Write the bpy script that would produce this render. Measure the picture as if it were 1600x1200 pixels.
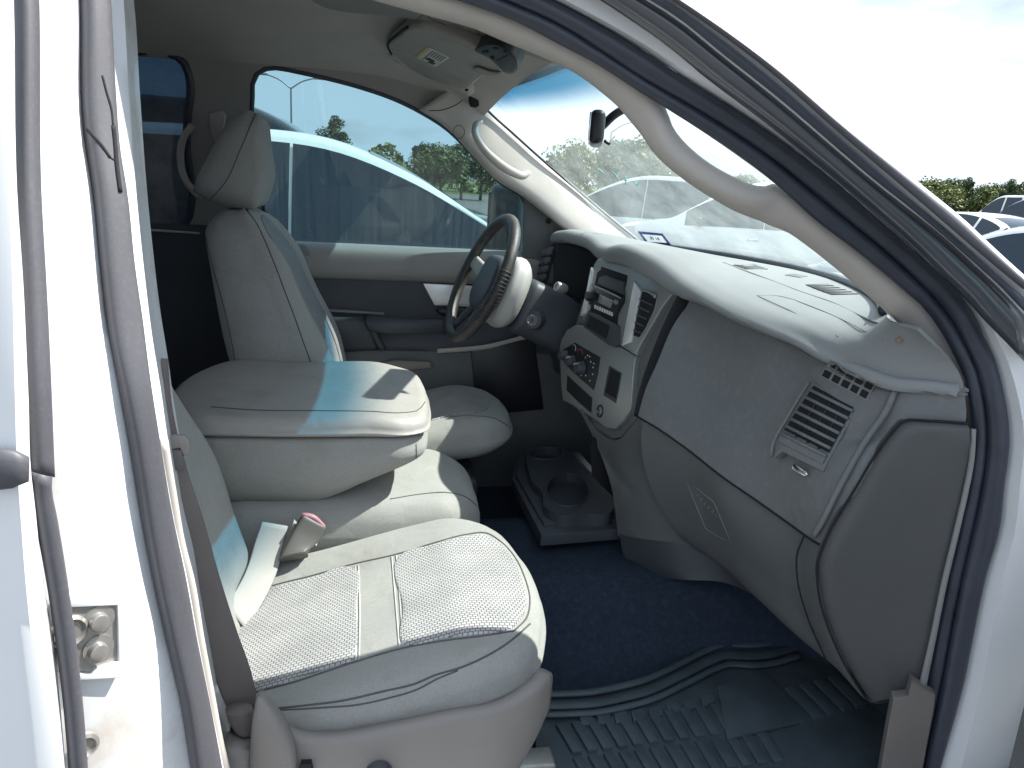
import bpy, bmesh, math, random
import numpy as np
from mathutils import Vector, Matrix
from mathutils.geometry import tessellate_polygon
for o in list(bpy.data.objects): bpy.data.objects.remove(o, do_unlink=True)
SC = bpy.context.scene
COL = SC.collection
R = math.radians
random.seed(4)

# ------------------------------------------------------------------ camera
# x runs towards the truck's nose, y from the passenger to the driver side, z up
FPX = 1200.0                                # focal length in photograph pixels
CAM = Vector((0.0, -1.75, 1.52))
YAW, PITCH, ROLL = R(11.0), R(15.0), R(3.6)
_f = Vector((math.sin(YAW)*math.cos(PITCH), math.cos(YAW)*math.cos(PITCH), -math.sin(PITCH)))
_r0 = _f.cross(Vector((0, 0, 1))).normalized(); _u0 = _r0.cross(_f)
_r = math.cos(ROLL)*_r0 + math.sin(ROLL)*_u0
_u = -math.sin(ROLL)*_r0 + math.cos(ROLL)*_u0
cd = bpy.data.cameras.new('camera'); cam = bpy.data.objects.new('camera', cd); COL.objects.link(cam)
cd.sensor_fit = 'HORIZONTAL'; cd.sensor_width = 36; cd.lens = 36*FPX/1600
cd.clip_start = 0.02; cd.clip_end = 2000
mw = Matrix((_r, _u, -_f)).transposed().to_4x4(); mw.translation = CAM
cam.matrix_world = mw
SC.camera = cam

# ------------------------------------------------------------------ sky, sun, exposure
SUN_EL, SUN_AZ = R(53), R(4)               # azimuth measured from +x towards +y
world = bpy.data.worlds.new('World'); SC.world = world; world.use_nodes = True
nt = world.node_tree; nt.nodes.clear()
wo = nt.nodes.new('ShaderNodeOutputWorld'); bg = nt.nodes.new('ShaderNodeBackground')
sky = nt.nodes.new('ShaderNodeTexSky'); sky.sky_type = 'NISHITA'; sky.sun_disc = False
sky.sun_elevation = SUN_EL; sky.sun_rotation = R(90) - SUN_AZ
sky.air_density = 1.0; sky.dust_density = 0.8
tc = nt.nodes.new('ShaderNodeTexCoord'); mp = nt.nodes.new('ShaderNodeMapping')
mp.inputs['Scale'].default_value = (1.6, 1.6, 5.0)
cn = nt.nodes.new('ShaderNodeTexNoise'); cn.inputs['Scale'].default_value = 2.3; cn.inputs['Detail'].default_value = 7
cr_ = nt.nodes.new('ShaderNodeValToRGB'); cr_.color_ramp.elements[0].position = .22; cr_.color_ramp.elements[1].position = .45
mx = nt.nodes.new('ShaderNodeMixRGB'); mx.inputs[2].default_value = (10.7, 12.3, 14.4, 1)
nt.links.new(tc.outputs['Generated'], mp.inputs['Vector']); nt.links.new(mp.outputs[0], cn.inputs['Vector'])
nt.links.new(cn.outputs['Fac'], cr_.inputs[0]); nt.links.new(cr_.outputs[0], mx.inputs[0])
nt.links.new(sky.outputs[0], mx.inputs[1]); nt.links.new(mx.outputs[0], bg.inputs['Color'])
bg.inputs['Strength'].default_value = 0.05
nt.links.new(bg.outputs[0], wo.inputs['Surface'])
sd = bpy.data.lights.new('sun', 'SUN'); sun = bpy.data.objects.new('sun', sd); COL.objects.link(sun)
sd.energy = 5.0; sd.angle = R(0.53); sd.color = (1.0, 0.965, 0.9)
to_sun = Vector((math.cos(SUN_EL)*math.cos(SUN_AZ), math.cos(SUN_EL)*math.sin(SUN_AZ), math.sin(SUN_EL)))
sun.rotation_euler = to_sun.to_track_quat('Z', 'Y').to_euler(); sun.location = to_sun*30
vs = SC.view_settings; vs.view_transform = 'Standard'; vs.look = 'None'; vs.gamma = 1; vs.use_curve_mapping = False
vs.exposure = 1.13
SC.cycles.use_denoising = True
SC.cycles.max_bounces = 10; SC.cycles.diffuse_bounces = 6; SC.cycles.transparent_max_bounces = 16
SC.cycles.caustics_reflective = False; SC.cycles.caustics_refractive = False
SC.cycles.sample_clamp_indirect = 4

# ------------------------------------------------------------------ pixel -> point helpers
def ray(px, py): return _f + _r*((px-800)/FPX) + _u*((600-py)/FPX)
def W(px, py, y):
    d = ray(px, py); return CAM + d*((y-CAM.y)/d.y)
def WX(px, py, x):
    d = ray(px, py); return CAM + d*((x-CAM.x)/d.x)
def WZ(px, py, z):
    d = ray(px, py); return CAM + d*((z-CAM.z)/d.z)
def NS(px, py, y0):                         # near body side: leans in above the belt line
    y = y0
    for _ in range(14):
        p = W(px, py, y); y = y0 + 0.25*max(0.0, p.z-1.25)
    return W(px, py, y)
def FSY(z, y0=.76): return y0 - .22*max(0.0, z-1.27)
def FS(px, py, y0=.76):                     # far body side
    y = y0
    for _ in range(14):
        p = W(px, py, y); y = FSY(p.z, y0)
    return W(px, py, y)
class Plane:
    def __init__(s, a, b, c):
        s.o = Vector(a); s.n = (Vector(b)-s.o).cross(Vector(c)-s.o).normalized()
        if s.n.dot(CAM-s.o) < 0: s.n = -s.n
    def hit(s, px, py, off=0.0):
        d = ray(px, py); t = ((s.o + s.n*off) - CAM).dot(s.n)/d.dot(s.n); return CAM + d*t
    def on(s, px, py, off=0.0):             # where the pixel meets the plane, then moved along the normal
        return s.hit(px, py) + s.n*off

# ------------------------------------------------------------------ materials
M = {}
def nodes(name):
    m = bpy.data.materials.new(name); m.use_nodes = True; m.node_tree.nodes.clear()
    t = m.node_tree; o = t.nodes.new('ShaderNodeOutputMaterial'); M[name] = m
    return m, t, o
def mat(name, col, rough=.5, metal=0.0, var=.12, vscale=9.0, bump=0.0, bscale=400.0, coat=0.0, spec=.5, sheen=0.0, dirt=None, dscale=6.0, damt=.0, wr=0.0):
    m, t, o = nodes(name); N = t.nodes.new; L = t.links.new
    p = N('ShaderNodeBsdfPrincipled'); L(p.outputs[0], o.inputs['Surface'])
    p.inputs['Roughness'].default_value = rough; p.inputs['Metallic'].default_value = metal
    p.inputs['Coat Weight'].default_value = coat; p.inputs['Coat Roughness'].default_value = .06
    p.inputs['Specular IOR Level'].default_value = spec
    p.inputs['Sheen Weight'].default_value = sheen
    c = N('ShaderNodeTexCoord')
    n1 = N('ShaderNodeTexNoise'); n1.inputs['Scale'].default_value = vscale; n1.inputs['Detail'].default_value = 5
    L(c.outputs['Object'], n1.inputs['Vector'])
    mr = N('ShaderNodeMapRange'); mr.inputs['From Min'].default_value = .25; mr.inputs['From Max'].default_value = .75
    mr.inputs['To Min'].default_value = 1-var; mr.inputs['To Max'].default_value = 1+var
    L(n1.outputs['Fac'], mr.inputs['Value'])
    mm = N('ShaderNodeMixRGB'); mm.blend_type = 'MULTIPLY'; mm.inputs[0].default_value = 1; mm.inputs[1].default_value = (*col, 1)
    L(mr.outputs[0], mm.inputs[2]); last = mm.outputs[0]
    if dirt:
        n2 = N('ShaderNodeTexNoise'); n2.inputs['Scale'].default_value = dscale; n2.inputs['Detail'].default_value = 8; n2.inputs['Roughness'].default_value = .65
        L(c.outputs['Object'], n2.inputs['Vector'])
        rp = N('ShaderNodeMapRange'); rp.inputs['From Min'].default_value = .5; rp.inputs['From Max'].default_value = .72; rp.inputs['To Max'].default_value = damt
        L(n2.outputs['Fac'], rp.inputs['Value'])
        md = N('ShaderNodeMixRGB'); md.inputs[2].default_value = (*dirt, 1); L(rp.outputs[0], md.inputs[0]); L(last, md.inputs[1]); last = md.outputs[0]
        ra = N('ShaderNodeMath'); ra.operation = 'MULTIPLY_ADD'; ra.inputs[1].default_value = .5; ra.inputs[2].default_value = rough
        L(rp.outputs[0], ra.inputs[0]); L(ra.outputs[0], p.inputs['Roughness'])
    L(last, p.inputs['Base Color'])
    if bump:
        n3 = N('ShaderNodeTexNoise'); n3.inputs['Scale'].default_value = bscale; n3.inputs['Detail'].default_value = 3
        L(c.outputs['Object'], n3.inputs['Vector'])
        b = N('ShaderNodeBump'); b.inputs['Strength'].default_value = bump; b.inputs['Distance'].default_value = .002
        L(n3.outputs['Fac'], b.inputs['Height']); L(b.outputs[0], p.inputs['Normal'])
        if wr:                               # slack and creases in stretched cloth
            n4 = N('ShaderNodeTexNoise'); n4.inputs['Scale'].default_value = 13; n4.inputs['Detail'].default_value = 2; n4.inputs['Distortion'].default_value = .8
            L(c.outputs['Object'], n4.inputs['Vector'])
            b2 = N('ShaderNodeBump'); b2.inputs['Strength'].default_value = wr; b2.inputs['Distance'].default_value = .012
            L(n4.outputs['Fac'], b2.inputs['Height']); L(b2.outputs[0], b.inputs['Normal'])
    return m
def weave(name, col, dark, sx, sy, axes='XY'):   # knitted seat insert: offset rows of pale loops over dark gaps
    m, t, o = nodes(name); N = t.nodes.new; L = t.links.new
    p = N('ShaderNodeBsdfPrincipled'); L(p.outputs[0], o.inputs['Surface']); p.inputs['Roughness'].default_value = .9
    p.inputs['Sheen Weight'].default_value = .15; p.inputs['Specular IOR Level'].default_value = .2
    c = N('ShaderNodeTexCoord'); mpn = N('ShaderNodeMapping')
    if axes == 'YZ':
        sp = N('ShaderNodeSeparateXYZ'); cb_ = N('ShaderNodeCombineXYZ'); L(c.outputs['Object'], sp.inputs[0]); L(sp.outputs['Z'], cb_.inputs['X']); L(sp.outputs['Y'], cb_.inputs['Y']); L(cb_.outputs[0], mpn.inputs['Vector'])
    else: L(c.outputs['Object'], mpn.inputs['Vector'])
    br = N('ShaderNodeTexBrick'); br.inputs['Scale'].default_value = 1.0
    br.inputs['Brick Width'].default_value = sx; br.inputs['Row Height'].default_value = sy
    br.inputs['Mortar Size'].default_value = sy*.17; br.inputs['Mortar Smooth'].default_value = .7
    br.inputs['Color1'].default_value = (*col, 1); br.inputs['Color2'].default_value = (*[v*.93 for v in col], 1); br.inputs['Mortar'].default_value = (*dark, 1)
    L(mpn.outputs[0], br.inputs['Vector'])
    n1 = N('ShaderNodeTexNoise'); n1.inputs['Scale'].default_value = 14; n1.inputs['Detail'].default_value = 6
    L(c.outputs['Object'], n1.inputs['Vector'])
    mr = N('ShaderNodeMapRange'); mr.inputs['From Min'].default_value = .3; mr.inputs['From Max'].default_value = .75
    mr.inputs['To Min'].default_value = 1.06; mr.inputs['To Max'].default_value = .8; L(n1.outputs['Fac'], mr.inputs['Value'])
    st = N('ShaderNodeMixRGB'); st.blend_type = 'MULTIPLY'; st.inputs[0].default_value = 1
    L(br.outputs['Color'], st.inputs[1]); L(mr.outputs[0], st.inputs[2]); L(st.outputs[0], p.inputs['Base Color'])
    b = N('ShaderNodeBump'); b.inputs['Strength'].default_value = .9; b.inputs['Distance'].default_value = .0012; b.invert = True
    L(br.outputs['Fac'], b.inputs['Height']); L(b.outputs[0], p.inputs['Normal'])
    return m
def glass(name, tint, refl=.9, dust=.0, dustcol=(.8, .85, .85), dscale=(6, 6, 6), band=None, streak=0.0):
    m, t, o = nodes(name); N = t.nodes.new; L = t.links.new
    tr = N('ShaderNodeBsdfTransparent'); tr.inputs[0].default_value = (*tint, 1)
    gl = N('ShaderNodeBsdfGlossy'); gl.inputs['Roughness'].default_value = .015; gl.inputs[0].default_value = (.9, .95, .95, 1)
    lw = N('ShaderNodeLayerWeight'); lw.inputs['Blend'].default_value = .5
    pw = N('ShaderNodeMath'); pw.operation = 'POWER'; pw.inputs[1].default_value = 3.5; L(lw.outputs['Facing'], pw.inputs[0])
    ma = N('ShaderNodeMath'); ma.operation = 'MULTIPLY_ADD'; ma.inputs[1].default_value = refl*.7; ma.inputs[2].default_value = .05*refl; L(pw.outputs[0], ma.inputs[0])
    mxs = N('ShaderNodeMixShader'); L(ma.outputs[0], mxs.inputs[0]); L(tr.outputs[0], mxs.inputs[1]); L(gl.outputs[0], mxs.inputs[2])
    last = mxs.outputs[0]
    c = N('ShaderNodeTexCoord')
    if band:                                # dyed shade band along the top edge
        z0, z1, bc = band
        sp = N('ShaderNodeSeparateXYZ'); L(c.outputs['Object'], sp.inputs[0])
        mr = N('ShaderNodeMapRange'); mr.interpolation_type = 'SMOOTHSTEP'; mr.inputs['From Min'].default_value = z0; mr.inputs['From Max'].default_value = z1
        L(sp.outputs['Z'], mr.inputs['Value'])
        mb = N('ShaderNodeMixRGB'); mb.inputs[1].default_value = (*tint, 1); mb.inputs[2].default_value = (*bc, 1)
        L(mr.outputs[0], mb.inputs[0]); L(mb.outputs[0], tr.inputs[0]); tintc = mb.outputs[0]
    if dust:
        mpn = N('ShaderNodeMapping'); mpn.inputs['Scale'].default_value = dscale; L(c.outputs['Object'], mpn.inputs['Vector'])
        n = N('ShaderNodeTexNoise'); n.inputs['Scale'].default_value = 1; n.inputs['Detail'].default_value = 9; n.inputs['Roughness'].default_value = .7
        L(mpn.outputs[0], n.inputs['Vector'])
        mr2 = N('ShaderNodeMapRange'); mr2.inputs['From Min'].default_value = .35; mr2.inputs['From Max'].default_value = .75
        mr2.inputs['To Min'].default_value = dust*.45; mr2.inputs['To Max'].default_value = dust*1.6; L(n.outputs['Fac'], mr2.inputs['Value'])
        df = N('ShaderNodeBsdfDiffuse'); df.inputs[0].default_value = (*dustcol, 1)
        tl = N('ShaderNodeBsdfTranslucent'); tl.inputs[0].default_value = (*dustcol, 1)
        if band:                            # the dust lies outside, seen through the dyed glass
            mu = N('ShaderNodeMixRGB'); mu.blend_type = 'MULTIPLY'; mu.inputs[0].default_value = 1; mu.inputs[2].default_value = (*dustcol, 1); L(tintc, mu.inputs[1]); L(mu.outputs[0], df.inputs[0]); L(mu.outputs[0], tl.inputs[0])
        md = N('ShaderNodeMixShader'); md.inputs[0].default_value = .6; L(df.outputs[0], md.inputs[1]); L(tl.outputs[0], md.inputs[2])
        ms = N('ShaderNodeMixShader'); L(mr2.outputs[0], ms.inputs[0]); L(last, ms.inputs[1]); L(md.outputs[0], ms.inputs[2]); last = ms.outputs[0]
    L(last, o.inputs['Surface'])
    return m
mat('white_paint', (.78, .79, .80), .3, coat=.6, var=.02, dirt=(.45, .36, .26), dscale=5, damt=.12)
mat('frame_paint', (.70, .72, .74), .35, coat=.4, var=.02)
mat('jamb_paint', (.74, .75, .76), .4, coat=.25, var=.03, dirt=(.42, .31, .20), dscale=9, damt=.55)
mat('rubber', (.032, .039, .058), .40, var=.2, vscale=30, bump=.1, bscale=180, spec=.6)
mat('gloss_rubber', (.035, .042, .058), .30, var=.1, vscale=20, spec=1.0, coat=.6)
mat('worn_rubber', (.080, .080, .092), .5, var=.05, vscale=6, dirt=(.16, .155, .16), dscale=240, damt=.25)
mat('gap_black', (.008, .009, .012), .8, var=.1)
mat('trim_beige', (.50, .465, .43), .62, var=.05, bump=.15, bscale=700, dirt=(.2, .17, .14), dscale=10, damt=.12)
mat('headliner', (.46, .44, .41), .95, var=.06, bump=.3, bscale=900, spec=.2)
mat('dash_shaded', (.150, .160, .165), .55, var=.05, vscale=5, bump=.22, bscale=520, spec=.4, dirt=(.28, .28, .27), dscale=70, damt=.28)  # dash grey darkened for the face below the lit top, shade in the colour
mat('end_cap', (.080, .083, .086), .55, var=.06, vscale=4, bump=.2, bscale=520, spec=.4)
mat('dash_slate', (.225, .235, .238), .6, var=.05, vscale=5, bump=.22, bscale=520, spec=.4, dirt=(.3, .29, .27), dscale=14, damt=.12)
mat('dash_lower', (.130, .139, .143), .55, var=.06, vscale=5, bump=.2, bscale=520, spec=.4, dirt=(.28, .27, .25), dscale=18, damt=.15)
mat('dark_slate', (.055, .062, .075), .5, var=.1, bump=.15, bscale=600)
mat('black_plastic', (.016, .018, .022), .4, var=.15, bump=.1, bscale=600)
mat('bezel_grey', (.31, .325, .325), .32, metal=.4, var=.05)
mat('bright_silver', (.80, .81, .82), .33, metal=.35, var=.03)
mat('chrome', (.8, .8, .82), .15, metal=1, var=.03)
mat('seat_fabric', (.36, .355, .335), .95, var=.09, vscale=260, bump=.8, bscale=850, spec=.15, sheen=.2, dirt=(.25, .215, .17), dscale=11, damt=.30, wr=.35)
mat('seat_vinyl', (.36, .34, .315), .5, var=.06, bump=.25, bscale=800, dirt=(.2, .19, .18), dscale=12, damt=.25, wr=.3)
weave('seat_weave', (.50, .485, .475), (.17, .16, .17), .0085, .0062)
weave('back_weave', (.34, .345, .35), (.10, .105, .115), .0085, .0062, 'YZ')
mat('seam', (.10, .10, .10), .8, var=.1)
mat('piping', (.45, .44, .42), .8, var=.05)
mat('sill_grey', (.15, .14, .13), .6, var=.08, bump=.2, bscale=600, dirt=(.25, .22, .18), dscale=14, damt=.3)
mat('trim_shaded', (.31, .295, .28), .62, var=.05, bump=.15, bscale=700, dirt=(.2, .17, .14), dscale=10, damt=.12)  # copy of the beige trim, shade of the driver side put into its colour
mat('seat_plastic', (.23, .21, .195), .55, var=.06, bump=.2, bscale=600)
mat('belt_web', (.17, .145, .135), .85, var=.08, bump=.5, bscale=900)
mat('belt_pale', (.40, .385, .36), .85, var=.06, bump=.5, bscale=900)
mat('buckle_grey', (.12, .115, .105), .5, var=.12)
mat('red_plastic', (.42, .2, .24), .35, var=.03)
mat('carpet', (.032, .045, .070), .95, var=.18, vscale=90, bump=.8, bscale=700, spec=.1, dirt=(.09, .10, .12), dscale=60, damt=.25)
mat('mat_rubber', (.064, .086, .102), .42, var=.25, vscale=14, bump=.2, bscale=300, dirt=(.07, .07, .065), dscale=25, damt=.35)
mat('leather', (.046, .044, .043), .42, var=.25, vscale=18, bump=.5, bscale=420, dirt=(.24, .20, .15), dscale=9, damt=.28)
mat('wheel_cover', (.44, .43, .41), .5, var=.05)
mat('label_white', (.62, .63, .58), .6, var=.03)
mat('label_yellow', (.55, .45, .15), .6, var=.03)
mat('ink', (.03, .03, .035), .7, var=.02)
def sheet(name, col):                       # paper that lets some light through
    m, t, o = nodes(name); a = t.nodes.new('ShaderNodeBsdfDiffuse'); b = t.nodes.new('ShaderNodeBsdfTranslucent'); x = t.nodes.new('ShaderNodeMixShader')
    a.inputs[0].default_value = (*col, 1); b.inputs[0].default_value = (*col, 1); x.inputs[0].default_value = .5
    t.links.new(a.outputs[0], x.inputs[1]); t.links.new(b.outputs[0], x.inputs[2]); t.links.new(x.outputs[0], o.inputs['Surface'])
sheet('sticker_white', (.8, .82, .85))
mat('sticker_blue', (.02, .06, .42), .5, var=.05)
mat('print_white', (.7, .7, .72), .6, var=.02)
mat('print_red', (.6, .06, .08), .6, var=.02)
mat('steel', (.42, .41, .39), .35, metal=.7, var=.08, dirt=(.3, .2, .11), dscale=40, damt=.5)
mat('rust_dirt', (.34, .26, .18), .9, var=.35, vscale=50)
mat('lens_grey', (.30, .30, .28), .25, var=.05)
glass('windshield_glass', (.86, .93, .92), .8, dust=.155, dustcol=(.85, .9, .9), dscale=(5, 7, 9), band=(1.690, 1.752, (.018, .19, .32)))
glass('door_glass', (.31, .46, .49), .7, dust=.05, dustcol=(.7, .85, .85), dscale=(85, 4, 1.6))
glass('privacy_glass', (.010, .022, .036), .3, dust=.02)
mat('asphalt', (.11, .108, .105), .9, var=.2, vscale=1.5, bump=.5, bscale=60)
mat('grass', (.075, .10, .03), .95, var=.4, vscale=2)
mat('bark', (.10, .075, .05), .9, var=.3, vscale=8, bump=.6, bscale=20)
mat('leaf_dark', (.05, .085, .026), .6, var=.5, vscale=1.5)
mat('leaf_light', (.12, .15, .04), .6, var=.5, vscale=1.5)
mat('lamp_metal', (.3, .31, .32), .4, metal=.6)
mat('tyre', (.018, .018, .018), .8, var=.2)
mat('rim_alloy', (.5, .5, .52), .3, metal=.8)
mat('car_white', (.76, .77, .74), .25, coat=.8, var=.02)
mat('car_silver', (.45, .47, .49), .3, metal=.5, coat=.8, var=.02)
mat('car_black', (.012, .014, .02), .22, coat=.9, var=.05)
mat('car_blue', (.02, .045, .15), .25, coat=.9, var=.05)
mat('car_red', (.35, .02, .02), .25, coat=.9, var=.05)
mat('car_grey', (.12, .13, .14), .3, metal=.4, coat=.8, var=.02)
mat('car_glass', (.006, .020, .036), .05, var=.15, vscale=2, spec=.4)
mat('car_lamp', (.6, .6, .6), .1, var=.03)
mat('car_tail', (.4, .02, .02), .15, var=.03)
mat('mirror_black', (.03, .045, .055), .35, var=.1)
mat('teal_mark', (.05, .5, .45), .6, var=.02)
mat('crumb', (.26, .19, .14), .9, var=.4, vscale=90)

# ------------------------------------------------------------------ mesh helpers
def mk(name, verts, faces, material, parent=None, smooth=True, label=None, kind=None, fix=True, sharp=None):
    me = bpy.data.meshes.new(name); me.from_pydata([tuple(v) for v in verts], [], faces); me.update()
    if fix:
        bm = bmesh.new(); bm.from_mesh(me); bmesh.ops.remove_doubles(bm, verts=bm.verts, dist=1e-6)
        bmesh.ops.recalc_face_normals(bm, faces=bm.faces); bm.to_mesh(me); bm.free()
    ob = bpy.data.objects.new(name, me); COL.objects.link(ob)
    me.materials.append(M[material] if isinstance(material, str) else material)
    if smooth:
        for p in me.polygons: p.use_smooth = True
        if sharp is not None: me.set_sharp_from_angle(angle=R(sharp))
    if parent is not None: ob.parent = parent
    if label: ob['label'] = label
    if kind: ob['kind'] = kind
    return ob
def cr(pts, n, closed=False):               # smooth resampling through the points
    P = [Vector(p) for p in pts]
    if closed: P = [P[-1]] + P + [P[0], P[1]]
    a = np.array([tuple(p) for p in P], float); k = len(a)
    d = np.maximum(np.linalg.norm(np.diff(a, axis=0), axis=1), 1e-9); t = np.concatenate([[0], np.cumsum(d)])
    m = np.zeros_like(a)
    for i in range(k):
        if i == 0: m[i] = (a[1]-a[0])/(t[1]-t[0])
        elif i == k-1: m[i] = (a[-1]-a[-2])/(t[-1]-t[-2])
        else:
            s0 = (a[i]-a[i-1])/(t[i]-t[i-1]); s1 = (a[i+1]-a[i])/(t[i+1]-t[i]); h0 = t[i]-t[i-1]; h1 = t[i+1]-t[i]
            m[i] = (s0*h1 + s1*h0)/(h0+h1)
    T = np.linspace(t[1], t[-2], n, endpoint=False) if closed else np.linspace(0, t[-1], n)
    out = []
    for x in T:
        i = int(min(max(np.searchsorted(t, x, side='right')-1, 0), k-2)); h = t[i+1]-t[i]; s = (x-t[i])/h
        out.append(Vector((2*s**3-3*s**2+1)*a[i] + (s**3-2*s**2+s)*h*m[i] + (-2*s**3+3*s**2)*a[i+1] + (s**3-s**2)*h*m[i+1]))
    return out
def lin(pts, n):
    a = np.array([tuple(p) for p in pts], float); d = np.linalg.norm(np.diff(a, axis=0), axis=1); t = np.concatenate([[0], np.cumsum(d)])
    T = np.linspace(0, t[-1], n); return [Vector([np.interp(x, t, a[:, j]) for j in range(a.shape[1])]) for x in T]
def grid_faces(nr, nc, cr_=False, cc=False):
    F = []
    for i in range(nr if cr_ else nr-1):
        for j in range(nc if cc else nc-1):
            a = i*nc+j; b = i*nc+(j+1) % nc; c = ((i+1) % nr)*nc+(j+1) % nc; d = ((i+1) % nr)*nc+j
            F.append((a, b, c, d))
    return F
def surf(name, rows, material, parent=None, nu=24, nv=None, smoothv=True, thick=0.0, sharp=None, label=None, off=None):
    """sheet through feature lines (rows); thick > 0 gives it a real back"""
    rr = [cr(r, nu) for r in rows]
    if nv:
        cols = [(cr if smoothv else lin)([r[j] for r in rr], nv) for j in range(nu)]
        rr = [[cols[j][i] for j in range(nu)] for i in range(nv)]
    V = [p for r in rr for p in r]; F = grid_faces(len(rr), nu)
    ob = mk(name, V, F, material, parent, True, label, sharp=sharp)
    if thick:
        me = ob.data; bm = bmesh.new(); bm.from_mesh(me); bm.normal_update()
        mid = sum((v.co for v in bm.verts), Vector())/len(bm.verts); nn = sum((f.normal for f in bm.faces), Vector())
        if nn.dot(CAM-mid) < 0: bmesh.ops.reverse_faces(bm, faces=bm.faces); bm.normal_update()
        nrm = {v.index: v.normal.copy() for v in bm.verts}; bm.verts.ensure_lookup_table()
        n0 = len(bm.verts); vs_ = list(bm.verts); fs = list(bm.faces); be = [e for e in bm.edges if e.is_boundary]
        nvv = [bm.verts.new(v.co - nrm[v.index]*thick) for v in vs_]
        for f in fs: bm.faces.new([nvv[v.index] for v in reversed(f.verts)])
        for e in be:
            a, b = e.verts; l = e.link_loops[0] if e.link_loops else None
            if l and l.vert != a: a, b = b, a
            try: bm.faces.new([b, a, nvv[a.index], nvv[b.index]])
            except ValueError: pass
        bmesh.ops.recalc_face_normals(bm, faces=bm.faces); bm.to_mesh(me); bm.free()
        for p in me.polygons: p.use_smooth = True
        me.set_sharp_from_angle(angle=R(sharp or 40))
    return ob
def bar(name, ea, eb, thick, material, parent=None, nu=30, nc=12, power=2.2, label=None, away=None, smooth=True):
    """solid strip whose visible outline runs along the two edge lines"""
    A = cr(ea, nu) if smooth else lin(ea, nu); B = cr(eb, nu) if smooth else lin(eb, nu); V = []
    for i in range(nu):
        a, b = A[i], B[i]; c = (a+b)/2; h = (b-a)/2
        t = (A[min(i+1, nu-1)]-A[max(i-1, 0)]) + (B[min(i+1, nu-1)]-B[max(i-1, 0)])
        d = t.cross(h)
        if d.length < 1e-9: d = (c-CAM)
        d.normalize()
        if d.dot(c-CAM) < 0: d = -d
        for k in range(nc):
            q = 2*math.pi*k/nc; cx = math.cos(q); sx = math.sin(q)
            ex = math.copysign(abs(cx)**(2/power), cx); ey = math.copysign(abs(sx)**(2/power), sx)
            V.append(c + h*ex + d*(thick/2*ey + thick/2*0.0))
    F = grid_faces(nu, nc, cc=True); F.append(tuple(range(nc))); F.append(tuple((nu-1)*nc+k for k in reversed(range(nc))))
    return mk(name, V, F, material, parent, True, label)
def tube(name, path, r, material, parent=None, n=None, nc=8, closed=False, label=None, sx=1.0):
    P = cr(path, n or max(8, len(path)*4), closed) if n != 0 else [Vector(p) for p in path]
    k = len(P); V = []; up = None
    for i in range(k):
        t = (P[(i+1) % k]-P[(i-1) % k]) if closed else (P[min(i+1, k-1)]-P[max(i-1, 0)])
        t.normalize()
        if up is None: up = Vector((0, 0, 1)) if abs(t.z) < .9 else Vector((1, 0, 0))
        s = t.cross(up).normalized(); up = s.cross(t).normalized()
        rr = r[min(i*len(r)//k, len(r)-1)] if isinstance(r, (list, tuple)) else r
        for q in range(nc):
            a = 2*math.pi*q/nc; V.append(P[i] + s*rr*math.cos(a)*sx + up*rr*math.sin(a))
    F = grid_faces(k, nc, cr_=closed, cc=True)
    if not closed: F.append(tuple(range(nc))); F.append(tuple((k-1)*nc+q for q in reversed(range(nc))))
    return mk(name, V, F, material, parent, True, label)
def rbox(name, size, loc, material, parent=None, bevel=.01, seg=3, rot=None, label=None, scale_top=None):
    bm = bmesh.new(); bmesh.ops.create_cube(bm, size=1)
    for v in bm.verts: v.co = Vector((v.co.x*size[0], v.co.y*size[1], v.co.z*size[2]))
    if scale_top:
        for v in bm.verts:
            if v.co.z > 0: v.co.x *= scale_top[0]; v.co.y *= scale_top[1]
    bmesh.ops.bevel(bm, geom=list(bm.edges), offset=min(bevel, min(size)*.49), segments=seg, profile=.5, affect='EDGES')
    mt = Matrix.Translation(loc) @ (rot.to_4x4() if rot is not None else Matrix.Identity(4)); bm.transform(mt)
    me = bpy.data.meshes.new(name); bm.to_mesh(me); bm.free()
    ob = bpy.data.objects.new(name, me); COL.objects.link(ob); me.materials.append(M[material])
    for p in me.polygons: p.use_smooth = True
    me.set_sharp_from_angle(angle=R(35))
    if parent is not None: ob.parent = parent
    if label: ob['label'] = label
    return ob
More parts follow.
